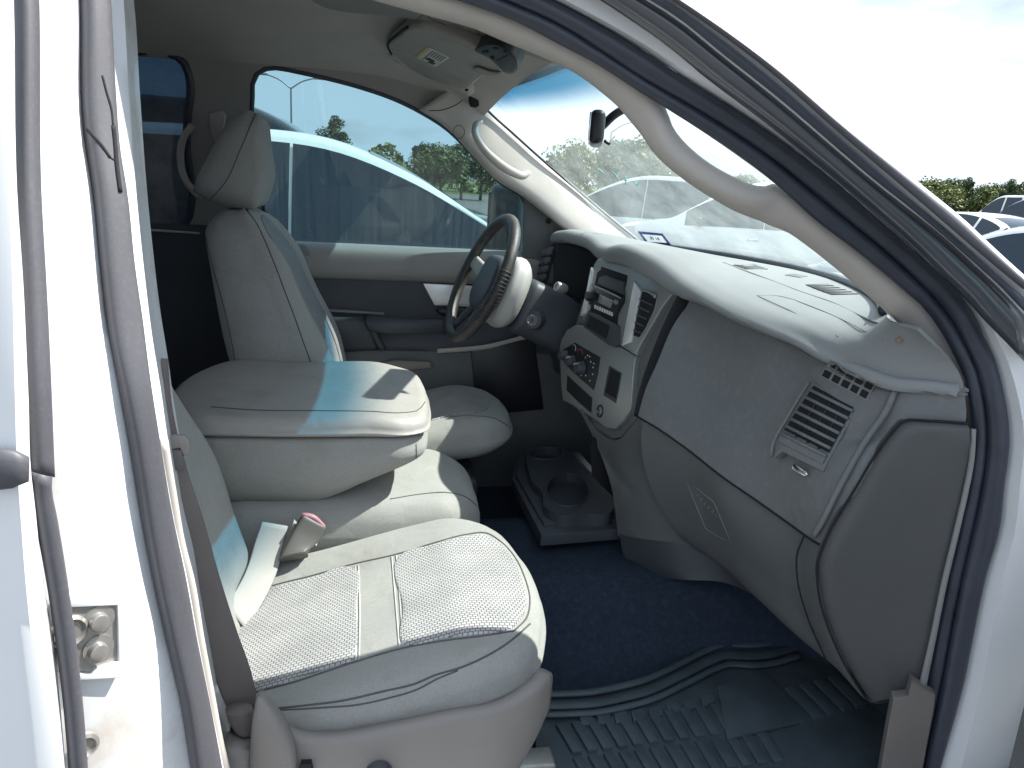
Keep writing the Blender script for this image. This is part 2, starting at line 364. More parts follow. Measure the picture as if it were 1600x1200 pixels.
def slab(name, top, depth_vec, material, parent=None, bevel=.0015, label=None, holes=None, seg=2):
    """polygon (list of Vectors) extruded along depth_vec, edges softened; holes become openings"""
    polys = [[Vector(p) for p in top]] + [[Vector(p) for p in h] for h in (holes or [])]
    tri = tessellate_polygon(polys); flat = [p for poly in polys for p in poly]; n = len(flat); dv = Vector(depth_vec)
    if not holes:
        bm = bmesh.new(); a = [bm.verts.new(p) for p in flat]; b = [bm.verts.new(p+dv) for p in flat]
        ft = bm.faces.new(a); bm.faces.new(list(reversed(b)))
        for i in range(n): bm.faces.new([a[i], b[i], b[(i+1) % n], a[(i+1) % n]])
        bmesh.ops.recalc_face_normals(bm, faces=bm.faces)
        if bevel: bmesh.ops.bevel(bm, geom=[e for e in bm.edges if e.verts[0] in a and e.verts[1] in a], offset=bevel, segments=seg, profile=.5, affect='EDGES', clamp_overlap=True)
        me = bpy.data.meshes.new(name); bm.to_mesh(me); bm.free()
        ob = bpy.data.objects.new(name, me); COL.objects.link(ob); me.materials.append(M[material])
        for p in me.polygons: p.use_smooth = True
        me.set_sharp_from_angle(angle=R(35))
        if parent is not None: ob.parent = parent
        if label: ob['label'] = label
        return ob
    V = flat + [p+dv for p in flat]; F = [tuple(t) for t in tri] + [tuple(i+n for i in reversed(t)) for t in tri]
    o = 0
    for poly in polys:
        k = len(poly)
        for i in range(k): F.append((o+i, o+(i+1) % k, n+o+(i+1) % k, n+o+i))
        o += k
    return mk(name, V, F, material, parent, True, label, sharp=35)
def cushion(name, outline, h, w0, er, Mx, material, parent=None, N=72, rings=9, bulge=.008, inset=.02, label=None):
    """padded solid: outline (u,v), top height h(u,v), underside w0(u,v), rounded rim radius er, placed by Mx"""
    O = cr([(p[0], p[1], 0) for p in outline], N, True); c = sum(O, Vector())/N
    w0f = w0 if callable(w0) else (lambda u, v: w0)
    V = []; rows = 0
    def ring(fr, drop):
        nonlocal rows
        for p in O:
            d = (p-c); L = d.length; q = c + d*max(0.02, (L-fr*er)/L) if fr >= 0 else c + d*(1+fr)
            V.append(Vector((q.x, q.y, h(q.x, q.y)-drop*er)))
        rows += 1
    for k in range(rings):
        s = .03 + .97*k/rings
        for p in O:
            d = p-c; L = d.length; q = c + d*s*((L-er)/L); V.append(Vector((q.x, q.y, h(q.x, q.y))))
        rows += 1
    for k in range(7):
        a = R(90)*k/6; ring(1-math.sin(a), 1-math.cos(a))
    for k in range(1, 6):
        s = k/5
        for p in O:
            d = p-c; L = d.length; off = bulge*math.sin(math.pi*s) - inset*s*s
            q = c + d*((L+off)/L); zt = h(p.x, p.y)-er; zb = w0f(p.x, p.y); V.append(Vector((q.x, q.y, zt+(zb-zt)*s)))
        rows += 1
    F = grid_faces(rows, N, cc=True); F.append(tuple(range(N))); F.append(tuple((rows-1)*N+k for k in reversed(range(N))))
    V = [Mx @ v for v in V]
    return mk(name, V, F, material, parent, True, label)
def cyl(name, c, axis, r0, r1, length, material, parent=None, n=24, bevel=.0, label=None):
    ax = Vector(axis).normalized(); s = ax.orthogonal().normalized(); u = ax.cross(s)
    prof = [(0, 0), (r0, 0), (r1, length), (0, length)] if not bevel else [(0, 0), (r0, 0), (r1, length-bevel), (r1-bevel*.3, length-bevel*.3), (r1-bevel, length), (0, length)]
    return lathe(name, c, ax, prof, material, parent, n, label)
def lathe(name, c, axis, prof, material, parent=None, n=24, label=None, sharp=35):
    ax = Vector(axis).normalized(); s = ax.orthogonal().normalized(); u = ax.cross(s); V = []; F = []
    for r, h in prof:
        for k in range(n):
            a = 2*math.pi*k/n; V.append(Vector(c) + ax*h + (s*math.cos(a)+u*math.sin(a))*max(r, 1e-5))
    F = grid_faces(len(prof), n, cc=True)
    return mk(name, V, F, material, parent, True, label, sharp=sharp)
def empty(name, loc=(0, 0, 0), rz=0):
    o = bpy.data.objects.new(name, None); COL.objects.link(o); o.location = loc; o.rotation_euler = (0, 0, rz); o.empty_display_size = .3
    return o
def tag(o, label, cat, group=None):
    o['label'] = label; o['category'] = cat
    if group: o['group'] = group
    return o
def copy_tree(o, parent=None):
    c = o.copy(); COL.objects.link(c); c.parent = parent
    for ch in list(o.children): copy_tree(ch, c)
    return c
def frame(o, u, v, w):
    m = Matrix((Vector(u), Vector(v), Vector(w))).transposed().to_4x4(); m.translation = Vector(o); return m
def txt(name, body, size, loc, rot, material, parent, align='CENTER', extrude=.0004):
    cu = bpy.data.curves.new(name, 'FONT'); cu.body = body; cu.size = size; cu.align_x = align; cu.align_y = 'CENTER'; cu.extrude = extrude; cu.resolution_u = 3
    t = bpy.data.objects.new(name, cu); COL.objects.link(t); dg = bpy.context.evaluated_depsgraph_get()
    me = bpy.data.meshes.new_from_object(t.evaluated_get(dg)); bpy.data.objects.remove(t); bpy.data.curves.remove(cu)
    ob = bpy.data.objects.new(name, me); COL.objects.link(ob); me.materials.clear(); me.materials.append(M[material])
    mm = rot.to_4x4(); mm.translation = loc; me.transform(mm)
    ob.parent = parent
    return ob
from mathutils.bvhtree import BVHTree
def bvh(ob):
    me = ob.data; return BVHTree.FromPolygons([v.co.copy() for v in me.vertices], [tuple(p.vertices) for p in me.polygons])
def drape(ob, pts, off=.0006, dens=1):       # lay a traced line on a built surface
    t = ob if isinstance(ob, BVHTree) else bvh(ob); out = []
    P2 = [tuple(v)[:2] for v in cr([(*p, 0) for p in pts], len(pts)*dens)] if dens > 1 else pts
    for p in P2:
        d = ray(*p).normalized(); h = t.ray_cast(CAM, d)
        if h[0] is not None:
            n = h[1] if h[1].dot(d) < 0 else -h[1]; out.append(h[0] + n*off)
    return out

def combo(*obs):
    V = []; F = []
    for o in obs:
        n = len(V); V += [v.co.copy() for v in o.data.vertices]; F += [tuple(i+n for i in p.vertices) for p in o.data.polygons]
    return BVHTree.FromPolygons(V, F)

# ================================================================== the pickup
GZ = -0.04                                   # ground level
truck = empty('pickup_truck', (0, 0, GZ))
tag(truck, 'white pickup truck seen through its open passenger doorway, grey cloth interior', 'pickup truck')
TO = Vector((0, 0, -GZ))
class _T:                                    # parts are modelled in world space; this keeps them there under the truck
    pass
def NL(y0, pts): return [NS(x, y, y0) for x, y in pts]

# ---- doorway: seals, painted frame, pillars (feature lines traced round the opening, front of the truck to the right)
A1 = [(150,-118),(300,-108),(450,-82),(600,-42),(718,0),(800,28),(888,75),(915,87),(960,110),(1000,137),(1040,165),(1100,205),(1150,240),(1200,277),(1227,300),(1275,345),(1325,382),(1375,422),(1412,452),(1440,475),(1465,507),(1485,540),(1500,570),(1512,600),(1518,640),(1520,675),(1517,720),(1512,750),(1497,825),(1479,900),(1458,1000),(1447,1060),(1440,1100),(1420,1200),(1410,1260)]
LL = [(140,-145),(320,-130),(500,-98),(660,-52),(790,0),(880,40),(940,80),(1000,120),(1080,165),(1160,215),(1200,243),(1270,300),(1325,345),(1375,385),(1425,430),(1462,467),(1487,500),(1507,537),(1525,575),(1532,600),(1540,640),(1542,680),(1540,720),(1534,760),(1520,825),(1503,900),(1483,1000),(1472,1060),(1463,1100),(1442,1200),(1430,1260)]
UU = [(130,-178),(340,-160),(540,-122),(720,-66),(865,0),(940,40),(1000,75),(1060,115),(1100,140),(1140,165),(1200,205),(1325,300),(1360,332),(1400,367),(1450,410),(1487,445),(1512,475),(1525,495),(1537,525),(1550,550),(1560,580),(1565,600),(1573,640),(1577,675),(1575,720),(1570,750),(1562,825),(1541,900),(1520,1000),(1508,1060),(1498,1100),(1470,1200),(1455,1260)]
UB = [(125,-184),(345,-166),(545,-128),(728,-72),(875,-4),(950,36),(1010,71),(1070,111),(1110,136),(1150,161),(1210,201),(1334,296),(1370,328),(1410,363),(1460,405),(1500,441),(1526,472),(1541,495),(1555,525),(1569,550),(1580,580),(1586,600),(1595,640),(1600,675),(1599,720),(1595,750),(1587,825),(1568,900),(1548,1000),(1536,1060),(1527,1100),(1502,1200),(1488,1260)]
VV = [(120,-210),(370,-190),(590,-145),(790,-80),(950,0),(985,25),(1040,65),(1100,115),(1200,190),(1335,300),(1425,382),(1475,435),(1512,470),(1537,500),(1562,525),(1600,565)]
VX = VV + [(1640,610),(1690,700),(1715,800),(1725,900),(1725,1000),(1720,1100),(1715,1260)]
HH = [(110,-245),(390,-222),(630,-170),(840,-95),(1015,0),(1055,25),(1130,85),(1200,140),(1390,300),(1425,327),(1475,367),(1525,412),(1562,447),(1600,487)]
HX = HH + [(1680,570),(1740,680),(1770,800),(1780,950),(1780,1100),(1775,1260)]
DD = [(105,-260),(400,-235),(650,-180),(865,-100),(1040,0),(1200,118),(1300,206),(1408,300),(1500,379),(1600,465)]
DX = DD + [(1690,555),(1750,670),(1785,800),(1795,950),(1795,1100),(1790,1260)]
EE = [(103,-266),(402,-240),(654,-184),(870,-104),(1050,0),(1200,108),(1310,205),(1424,302),(1515,381),(1600,452)]
EX = EE + [(1700,545),(1765,660),(1800,800),(1810,950),(1810,1100),(1805,1260)]
GG = [(100,-275),(405,-248),(660,-190),(880,-108),(1062,0),(1200,98),(1320,200),(1445,300),(1500,345),(1537,380),(1575,415),(1605,442)]
GX = GG + [(1715,535),(1785,650),(1825,800),(1835,950),(1835,1100),(1830,1260)]
frame_rows = [NL(-.765, UU), NL(-.79, UB), NL(-.80, VX), NL(-.855, HX), NL(-.868, DX), NL(-.878, EX), NL(-.882, GX)]
gl = frame_rows[-1]
frame_rows.append([p + Vector((.05, .05, .0)) for p in gl])
frame_rows.append([p + Vector((.06, .16, -.0)) for p in gl])
surf('door_frame', frame_rows, 'frame_paint', truck, nu=70, thick=.004, label='white painted metal frame round the passenger doorway')
bar('door_seal', NL(-.735, A1), NL(-.755, LL), .022, 'rubber', truck, nu=80, label='dark rubber inner lip of the doorway seal')
bar('door_seal', NL(-.752, LL), NL(-.77, UU), .026, 'rubber', truck, nu=80, label='soft bulb of the doorway seal with a bluish sheen')
bar('door_seal', NL(-.815, VV), NL(-.85, HH), .032, 'gloss_rubber', truck, nu=60, label='glossy outer rubber seal along the windscreen pillar')
bar('pillar_molding', NL(-.868, HH), NL(-.874, DD), .01, 'rubber', truck, nu=60)
bar('pillar_molding', NL(-.888, EE), NL(-.889, GG), .012, 'worn_rubber', truck, nu=60, label='rough dark strip on the outside of the windscreen pillar')
# near windscreen pillar trim with its grab handle
A0 = [(200,-92),(350,-72),(500,-35),(615,0),(669,14),(750,36),(797,58),(859,81),(900,101),(934,127),(950,142),(970,162),(985,182),(1010,212),(1032,237),(1062,262),(1087,280),(1117,300),(1150,322),(1200,347),(1237,360),(1270,382),(1300,407),(1330,432),(1362,460),(1400,495),(1425,522),(1445,552),(1460,575),(1482,610),(1503,650),(1516,668)]
A1h = [(150,-118),(300,-108),(450,-82),(600,-42),(718,-2),(800,26),(888,72),(915,84),(960,107),(1000,134),(1030,160),(1037,178),(1040,195),(1050,214),(1070,238),(1100,263),(1137,283),(1175,296),(1198,297),(1212,291),(1232,302),(1280,345),(1330,382),(1380,422),(1416,452),(1444,475),(1469,507),(1489,540),(1504,570),(1516,600),(1523,645),(1527,674)]
bar('pillar_trim', NL(-.66, A0), NL(-.715, A1h), .035, 'trim_beige', truck, nu=110, nc=14, power=2.6, label='beige trim of the near windscreen pillar with a grab handle')

# ---- B pillar and rear door at the left edge
ca = [(20,-200),(27,0),(31,300),(40,450),(46,600),(53,742)]
cb = [(48,-200),(55,0),(58,300),(66,450),(74,600),(78,745)]
cb2 = cb + [(86,820),(97,900),(113,1000),(124,1100),(131,1200),(135,1300)]
ce = [(105,-200),(117,0),(120,200),(133,300),(145,450),(160,580),(175,680),(195,800),(215,900),(233,980),(238,1080),(240,1180),(245,1300)]
cc = [(115,-200),(128,0),(133,200),(148,300),(160,420),(172,520),(188,600),(210,720),(222,800),(240,900),(262,1000),(285,1100),(300,1200),(320,1300)]
cdd = [(150,-200),(168,0),(178,150),(185,240),(195,300),(208,420),(220,500),(232,600),(247,700),(265,800),(287,900),(305,1000),(325,1100),(343,1190),(362,1300)]
cg = [(170,-200),(193,0),(200,120),(213,300),(225,420),(240,540),(250,600),(262,680)]
cgl = [(262,685),(276,770),(290,850),(303,900),(320,1000),(335,1080),(348,1150),(362,1210),(380,1300)]
cg2 = cg[:-1] + cgl
skin_l = [W(-520, y, -1.0) for y in (-200, 0, 200, 400, 600, 750, 900, 1100, 1300)]
skin_m = [W(x, y, -1.004) for x, y in ((0,-200),(2,0),(4,150),(8,300),(14,450),(20,600),(28,745),(40,900),(68,1100),(85,1300))]
edge = [W(x, y, -.99) for x, y in ((18,-200),(25,0),(29,300),(38,450),(44,600),(51,745),(58,790),(72,900),(86,1000),(97,1100),(105,1200),(111,1300))]
edge2 = [p + Vector((-.035, .05, 0)) for p in edge]
rear_door = surf('rear_door', [skin_l, skin_m, edge, edge2], 'white_paint', truck, nu=50, nv=24, smoothv=False, thick=.003, label='white rear door at the left edge of the picture')
bar('door_edge_seal', NL(-.982, ca), NL(-.965, cb), .020, 'worn_rubber', rear_door, nu=40, nc=16, power=3, label='grey rubber strip on the leading edge of the rear door')
bar('door_edge_seal', NL(-.985, [(52,738),(54,765),(64,810),(78,900),(92,1000),(104,1100),(113,1200),(120,1300)]), NL(-.97, [(78,742),(74,765),(80,810),(97,900),(113,1000),(124,1100),(131,1200),(136,1300)]), .02, 'worn_rubber', rear_door, nu=36)
bar('door_molding', [W(-500, 700, -1.012), W(-100, 706, -1.012), W(38, 709, -1.012), W(46, 714, -1.01)], [W(-500, 752, -1.012), W(-100, 756, -1.012), W(36, 757, -1.012), W(45, 752, -1.01)], .016, 'worn_rubber', rear_door, nu=20)
pillar = surf('door_pillar', [NL(-.955, [(x-30, y) for x, y in cb2]), NL(-.95, cb2), NL(-.925, [((p[0]*.5+q[0]*.5), q[1]) for p, q in zip(cr([(*p,0) for p in cb2], 14), [tuple(v) for v in cr([(*p,0) for p in ce], 14)])]), NL(-.905, ce), NL(-.875, cc), NL(-.85, cdd), NL(-.825, cg2), [p + Vector((-.02, .06, 0)) for p in NL(-.825, cg2)], [p + Vector((-.03, .16, 0)) for p in NL(-.825, cg2)]], 'jamb_paint', truck, nu=60, thick=.004, label='white centre door pillar in full sun')
seal = bar('door_seal', NL(-.89, cc), NL(-.868, cdd), .026, 'worn_rubber', truck, nu=70, nc=18, power=3.4, label='weathered grey seal on the centre pillar, split near the top')
_st = bvh(seal)
tube('tear', drape(_st, [(160,118),(166,142),(174,170),(177,198)], -.0006, 4), .0016, 'gap_black', seal, n=0)
tube('tear', drape(_st, [(177,196),(180,225),(183,262),(188,300)], -.0008, 4), .0028, 'gap_black', seal, n=0)
tube('tear', drape(_st, [(136,203),(143,210),(158,226),(172,246)], -.0008, 4), .0021, 'gap_black', seal, n=0)
tube('tear', drape(_st, [(172,246),(177,249),(182,252)], -.0006, 4), .0014, 'gap_black', seal, n=0)
tube('gap', NL(-.884, [(149,300),(158,380),(168,460)]), .0022, 'gap_black', seal)
tube('gap', NL(-.884, [(173,495),(181,545),(190,600)]), .0022, 'gap_black', seal)
bar('pillar_trim', NL(-.838, [(245,683)] + [(x-18, y) for x, y in cgl[1:]]), NL(-.832, cgl), .016, 'trim_beige', truck, nu=40, label='cream edge of the centre pillar trim, sunlit')
# striker plate with two bolts, on the pillar
_pt = bvh(pillar)
_q = [drape(_pt, [p], .004)[0] for p in ((120,940),(182,940),(160,1050))]
SP = Plane(*_q)
def sp(pts, off=0): return [SP.on(x, y, off) for x, y in pts]
striker = slab('striker_plate', sp([(80,936),(176,932),(184,940),(187,1040),(180,1056),(112,1058),(90,1050)], .002), SP.n*-.006, 'steel', truck, .002, 'steel striker plate with bolts on the centre pillar')
slab('plate_rim', sp([(80,930),(183,930),(183,943),(80,947)], .006), SP.n*-.01, 'jamb_paint', striker)
slab('plate_rim', sp([(180,932),(187,932),(189,1050),(183,1056)], .006), SP.n*-.01, 'jamb_paint', striker)
slab('plate_rim', sp([(112,1048),(140,1050),(145,1042),(184,1030),(186,1056),(115,1060)], .006), SP.n*-.01, 'jamb_paint', striker)
for (x, y) in ((153, 966), (152, 1012)):
    cyl('washer', SP.on(x, y, .001), SP.n, .0165, .0165, .003, 'steel', striker)
    cyl('bolt', SP.on(x-2, y+2, .003), SP.n, .0105, .010, .009, 'steel', striker, bevel=.002)
lathe('spring_boss', SP.on(106, 985, .001), SP.n, [(.0, .004), (.012, .004), (.016, .007), (.019, .004), (.019, 0)], 'steel', striker)
lathe('access_plug', SP.on(130, 1165, .0), SP.n, [(.0, .002), (.009, .002), (.012, .006), (.016, .004), (.017, 0)], 'steel', truck)
# seat belt on the pillar
belt = bar('seat_belt', [NS(x, y, -.725) for x, y in ((252,560),(258,640),(266,720),(284,820),(302,920),(324,1020),(345,1085),(362,1122))], [NS(x, y, -.715) for x, y in ((262,560),(270,640),(288,718),(318,812),(343,900),(370,985),(394,1055),(404,1108))], .003, 'belt_web', truck, nu=40, label='brown seat belt webbing hanging beside the passenger seat')
TP = Plane(NS(262, 690, -.735), NS(300, 690, -.73), NS(280, 740, -.735))
tongue = slab('belt_tongue', [TP.on(x, y) for x, y in ((258,683),(272,680),(289,681),(297,690),(298,704),(293,712),(287,713),(281,700),(266,703),(258,700))], TP.n*-.006, 'seat_plastic', belt, .002)
slab('tongue_grip', [TP.on(x, y, -.001) for x, y in ((266,702),(284,704),(287,718),(291,731),(272,738),(266,722))], TP.n*-.008, 'buckle_grey', belt, .002)

# ---- outer body, so the truck stands complete from a step aside
def prof_side(name, pts, y, th, material):
    return slab(name, [Vector((x, y, z)) for x, z in pts], (0, th, 0), material, truck, .006)
prof_side('rocker_panel', [(-1.4,.28),(1.0,.28),(1.0,.40),(.92,.46),(-1.3,.46)], -.97, .12, 'white_paint')
prof_side('front_fender', [(1.02,.32),(1.14,.62),(1.35,.80),(1.65,.86),(1.95,.80),(2.15,.60),(2.22,.36),(2.5,.36),(2.55,.75),(2.5,1.05),(1.9,1.17),(1.08,1.23)], -.99, .05, 'white_paint')
prof_side('front_fender', [(1.02,.32),(1.14,.62),(1.35,.80),(1.65,.86),(1.95,.80),(2.15,.60),(2.22,.36),(2.5,.36),(2.55,.75),(2.5,1.05),(1.9,1.17),(1.08,1.23)], .94, .05, 'white_paint')
surf('hood', [[Vector((1.28, y, 1.305-.10*abs(y)**2.5)) for y in (-.94,-.5,0,.5,.94)], [Vector((1.7, y, 1.285-.11*abs(y)**2.5)) for y in (-.94,-.5,0,.5,.94)], [Vector((2.2, y, 1.22-.13*abs(y)**2.5)) for y in (-.92,-.5,0,.5,.92)], [Vector((2.5, y, 1.12-.16*abs(y)**2.5)) for y in (-.88,-.5,0,.5,.88)]], 'white_paint', truck, nu=24, nv=20, thick=.01)
surf('cowl', [[Vector((1.058-.223*(y/.62)**2, y, 1.322)) for y in (-.58,-.4,0,.4,.62)], [Vector((1.10-.2*(y/.7)**2, y, 1.318)) for y in (-.60,-.4,0,.4,.66)], [Vector((1.20-.1*(y/.7)**2, y, 1.29)) for y in (-.66,-.4,0,.4,.72)], [Vector((1.30, y, 1.28)) for y in (-.9,-.4,0,.4,.9)]], 'black_plastic', truck, nu=20, nv=8, thick=.01)
surf('roof', [[Vector((x, y, zz)) for x in (-1.75,-1.0,-.3,.1,.30)] for y, zz in ((-.735,1.845),(-.62,1.885),(-.3,1.91),(0,1.92),(.3,1.91),(.62,1.875),(.72,1.79))] , 'white_paint', truck, nu=20, nv=24, thick=.006)
surf('roof_front', [[Vector((.28, y, 1.915-.07*(abs(y)/.68)**3)) for y in (-.69,-.4,0,.4,.69)], [Vector((.36-.04*(y/.66)**2, y, 1.862-.035*(abs(y)/.68)**3)) for y in (-.68,-.4,0,.4,.68)], [Vector((.428-.08*(y/.66)**2, y, 1.80-.03*(abs(y)/.66)**3)) for y in (-.66,-.4,0,.4,.66)], [Vector((.462-.12*(y/.66)**2, y, 1.782-.03*(abs(y)/.66)**2)) for y in (-.68,-.4,0,.4,.68)]], 'white_paint', truck, nu=24, nv=8, thick=.006)
prof_side('bed_side', [(-1.85,.45),(-2.2,.45),(-2.3,.75),(-2.65,.88),(-3.0,.75),(-3.1,.45),(-3.7,.45),(-3.75,1.25),(-1.85,1.28)], -.99, .05, 'white_paint')
prof_side('bed_side', [(-1.85,.45),(-2.2,.45),(-2.3,.75),(-2.65,.88),(-3.0,.75),(-3.1,.45),(-3.7,.45),(-3.75,1.25),(-1.85,1.28)], .94, .05, 'white_paint')
rbox('cab_back', (.06, 1.9, 1.3), (-1.78, 0, 1.12), 'white_paint', truck, .02)
for x in (1.68, -2.65):
    for s in (-1, 1):
        ty = lathe('wheel', Vector((x, s*.97, GZ+.38)), (0, -s, 0), [(.0,.03),(.2,.03),(.21,.01),(.35,.0),(.375,.03),(.38,.13),(.375,.24),(.35,.26),(0,.26)], 'tyre', truck, 36)
        lathe('rim', Vector((x, s*.972, GZ+.38)), (0, -s, 0), [(.0,.0),(.05,.0),(.07,.03),(.19,.02),(.215,.0),(.215,.06),(0,.06)], 'rim_alloy', ty, 30)

# ---- far (driver) side wall with its window openings
FW = [(394,150),(399,116),(412,107),(430,106),(470,113),(515,123),(560,135),(620,156),(660,176),(700,202),(735,237),(765,269),(790,291),(812,302),(821,318),(823,360),(823,412),(735,404),(600,394),(425,379),(408,290)]
fw = [FS(x, y) for x, y in cr([(*p, 0) for p in FW], 60, True) for x, y in [(x, y)]] if False else [FS(v.x, v.y) for v in cr([(*p, 0) for p in FW], 64, True)]
RW = [(120,80),(200,80),(262,81),(281,90),(293,110),(298,140),(294,175),(292,230),(300,300),(295,340),(120,330)]
rw = [FS(v.x, v.y) for v in cr([(*p, 0) for p in RW], 40, True)]
outer = [(-1.75,1.20),(.62,1.20),(.63,1.34),(.53,1.46),(.44,1.55),(.35,1.64),(.26,1.73),(.20,1.795),(-.1,1.835),(-1.75,1.845)]
outer = [Vector((x, FSY(z), z)) for x, z in outer]
wallp = slab('side_trim', outer, (0, .05, 0), 'trim_shaded', truck, 0, 'beige trim of the driver side with two window openings', holes=[fw, rw])
tube('window_seal', [p + Vector((0, .004, 0)) for p in fw], .007, 'rubber', truck, n=80, closed=True)
tube('window_seal', [p + Vector((0, .004, 0)) for p in rw], .012, 'rubber', truck, n=60, closed=True)
def ngon(name, pts, off, material, parent, label=None):
    return slab(name, [Vector(p)+Vector((0, off, 0)) for p in pts], (0, .0, 0), material, parent, 0, label) if False else mk(name, [Vector(p)+Vector((0, off, 0)) for p in pts] , [tuple(t) for t in tessellate_polygon([pts])], material, parent, True, label)
ngon('side_window', fw, .03, 'door_glass', truck, 'tinted driver door window with dried water streaks')
ngon('side_window', rw, .03, 'privacy_glass', truck, 'dark rear door window')

# driver door inner panel
def xr(y, z, x0=-.42, x1=.80): return [Vector((x, y, z)) for x in (x0, (x0+x1)/2, x1)]
door = surf('door_panel', [xr(.80,1.285), xr(.765,1.283), xr(.738,1.268), xr(.730,1.235), xr(.736,1.195), xr(.752,1.178), xr(.775,1.172)], 'trim_shaded', truck, nu=6, nv=30, thick=.01, label='driver door inner panel, beige top over dark insert')
surf('door_insert', [xr(.768,1.180), xr(.772,1.10), xr(.768,1.02), xr(.76,.96), xr(.75,.93)], 'dark_slate', door, nu=6, nv=16, thick=.01)
surf('door_lower', [xr(.765,.958), xr(.742,.953), xr(.735,.93), xr(.738,.80), xr(.735,.66), xr(.75,.50), xr(.76,.40)], 'dash_lower', door, nu=6, nv=20, thick=.01)
bar('arm_rest', [W(470,490,.735), W(540,493,.735), W(578,494,.735)], [W(480,548,.74), W(540,549,.735), W(590,546,.735)], .05, 'dark_slate', door, nu=14, power=4)
bar('door_pull', [W(572,493,.70), W(590,494,.685), W(640,497,.68), W(690,499,.70)], [W(580,515,.70), W(596,520,.685), W(640,522,.68), W(694,522,.70)], .05, 'dark_slate', door, nu=20, power=3)
bar('door_pull', [W(574,494,.72), W(579,520,.715), W(592,545,.715)], [W(586,494,.72), W(592,520,.715), W(603,545,.715)], .03, 'dark_slate', door, nu=10, power=3)
bar('grab_strip', [W(470,481,.752), W(540,484,.748), W(600,488,.748)], [W(470,486,.752), W(540,489,.748), W(601,493,.748)], .014, 'dash_slate', door, nu=14)
DPn = Plane(Vector((0,.758,1.1)), Vector((.5,.758,1.1)), Vector((0,.758,.9)))
slab('silver_inlay', [DPn.on(x, y) for x, y in ((661,443),(725,446),(740,447),(735,480),(703,478),(679,477))], (0, .008, 0), 'bright_silver', door, .0015)
bar('door_handle', [W(680,484,.745), W(700,480,.74), W(735,483,.74)], [W(690,493,.745), W(705,496,.74), W(735,494,.74)], .012, 'black_plastic', door, nu=12)
bar('pocket_lip', [W(598,567,.722), W(606,564,.718), W(640,563,.716), W(673,565,.722)], [W(599,577,.722), W(606,580,.718), W(640,578,.716), W(675,576,.722)], .012, 'seat_plastic', door, nu=16, power=3)
bar('pocket_frame', [W(683,545,.728), W(760,538,.728), W(830,520,.735)], [W(683,552,.728), W(760,546,.728), W(830,529,.735)], .01, 'trim_beige', door, nu=14)
slab('speaker_grille', [W(x, y, .725) for x, y in ((736,548),(835,528),(850,640),(745,650))], (0,.01,0), 'black_plastic', door, .004)
cyl('tweeter', W(470,396,.735), (0,-1,0), .03, .027, .004, 'dash_slate', door)
# sail panel in the front corner of the driver window
sail = slab('sail_panel', [FS(x, y, .745) for x, y in ((820,303),(838,318),(862,340),(888,362),(878,400),(862,470),(815,470),(818,380))], (0,.02,0), 'dash_lower', truck, .003, 'dark corner panel between driver window and windscreen pillar')
cyl('plug', FS(857,345,.744), (0,-1,0), .009, .009, .003, 'gap_black', sail)

# ---- headliner, visor, overhead console
def xf(y): return .43-.10*(y/.66)**2
def zl(s, y):
    return 1.878 - .10*(abs(y)/.66)**3 - .086*max(0, (s-.82)/.18)**1.8
rows = []
for y in (-.59,-.5,-.35,-.15,0,.15,.35,.55,.66):
    rows.append([Vector((-1.75+(xf(y)+1.75)*s, y, zl(s, y))) for s in (0,.25,.5,.7,.8,.86,.92,.96,1.0)])
head = surf('headliner', rows, 'headliner', truck, nu=40, nv=34, thick=.012, label='beige fabric headliner')
def hz(x, y): return zl((x+1.75)/(xf(y)+1.75), y)
VP = Plane(W(656,43,.16), W(786,105,.17), W(735,135,.52)); VP.o = VP.o + VP.n*.012
vu = (VP.hit(786,105)-VP.hit(656,43)).normalized(); vn = VP.n; vv = vn.cross(vu)
def vuv(px, py):
    d = VP.hit(px, py)-VP.o; return (d.dot(vu), d.dot(vv))
MV = frame(VP.o, vu, vv, vn)
vis = cushion('sun_visor', [vuv(*p) for p in ((606,78),(621,56),(637,45),(656,43),(695,57),(731,73),(769,90),(785,102),(786,110),(765,117),(748,127),(735,136),(722,140),(700,135),(684,129),(652,116),(628,101),(612,86))], lambda u, v: .0, -.034, .013, MV, 'seat_vinyl', truck, N=90, bulge=.0, inset=.004, label='folded-up driver sun visor with a warning label')
lab = slab('warning_label', [VP.on(x, y, .0015) for x, y in ((668,72),(703,89),(681,104),(649,88))], vn*-.001, 'label_white', vis, 0)
slab('yellow_band', [VP.on(x, y, .0022) for x, y in ((668,72),(672,74),(653,90),(649,88))], vn*-.0006, 'label_yellow', vis, 0)
def vlerp(a, b, t): return (a[0]+(b[0]-a[0])*t, a[1]+(b[1]-a[1])*t)
for k in range(6):                           # printed lines of small text on the label
    t = .30+.11*k
    p0 = vlerp((668,72),(703,89),t); p1 = vlerp((649,88),(681,104),t)
    s0, s1 = (.08, .5 if k > 0 else .92)
    slab('text_line', [VP.on(*vlerp(p0, p1, s0), .0022), VP.on(*vlerp(p0, p1, s1), .0022), VP.on(*vlerp((p0[0]+1.1,p0[1]+.5),(p1[0]+1.1,p1[1]+.5), s1), .0022), VP.on(*vlerp((p0[0]+1.1,p0[1]+.5),(p1[0]+1.1,p1[1]+.5), s0), .0022)], vn*-.0004, 'ink', vis, 0)
slab('pictogram', [VP.on(x, y, .0022) for x, y in ((664,90),(670,89),(680,94),(678,97),(682,98),(677,100),(667,96),(672,95))], vn*-.0004, 'ink', vis, 0)
bar('visor_clip', [VP.on(740,104,.004), VP.on(750,102,.006), VP.on(766,108,.006), VP.on(784,110,.004)], [VP.on(742,108,.004), VP.on(750,110,.006), VP.on(766,115,.006), VP.on(780,115,.004)], .008, 'seat_vinyl', vis, nu=16)
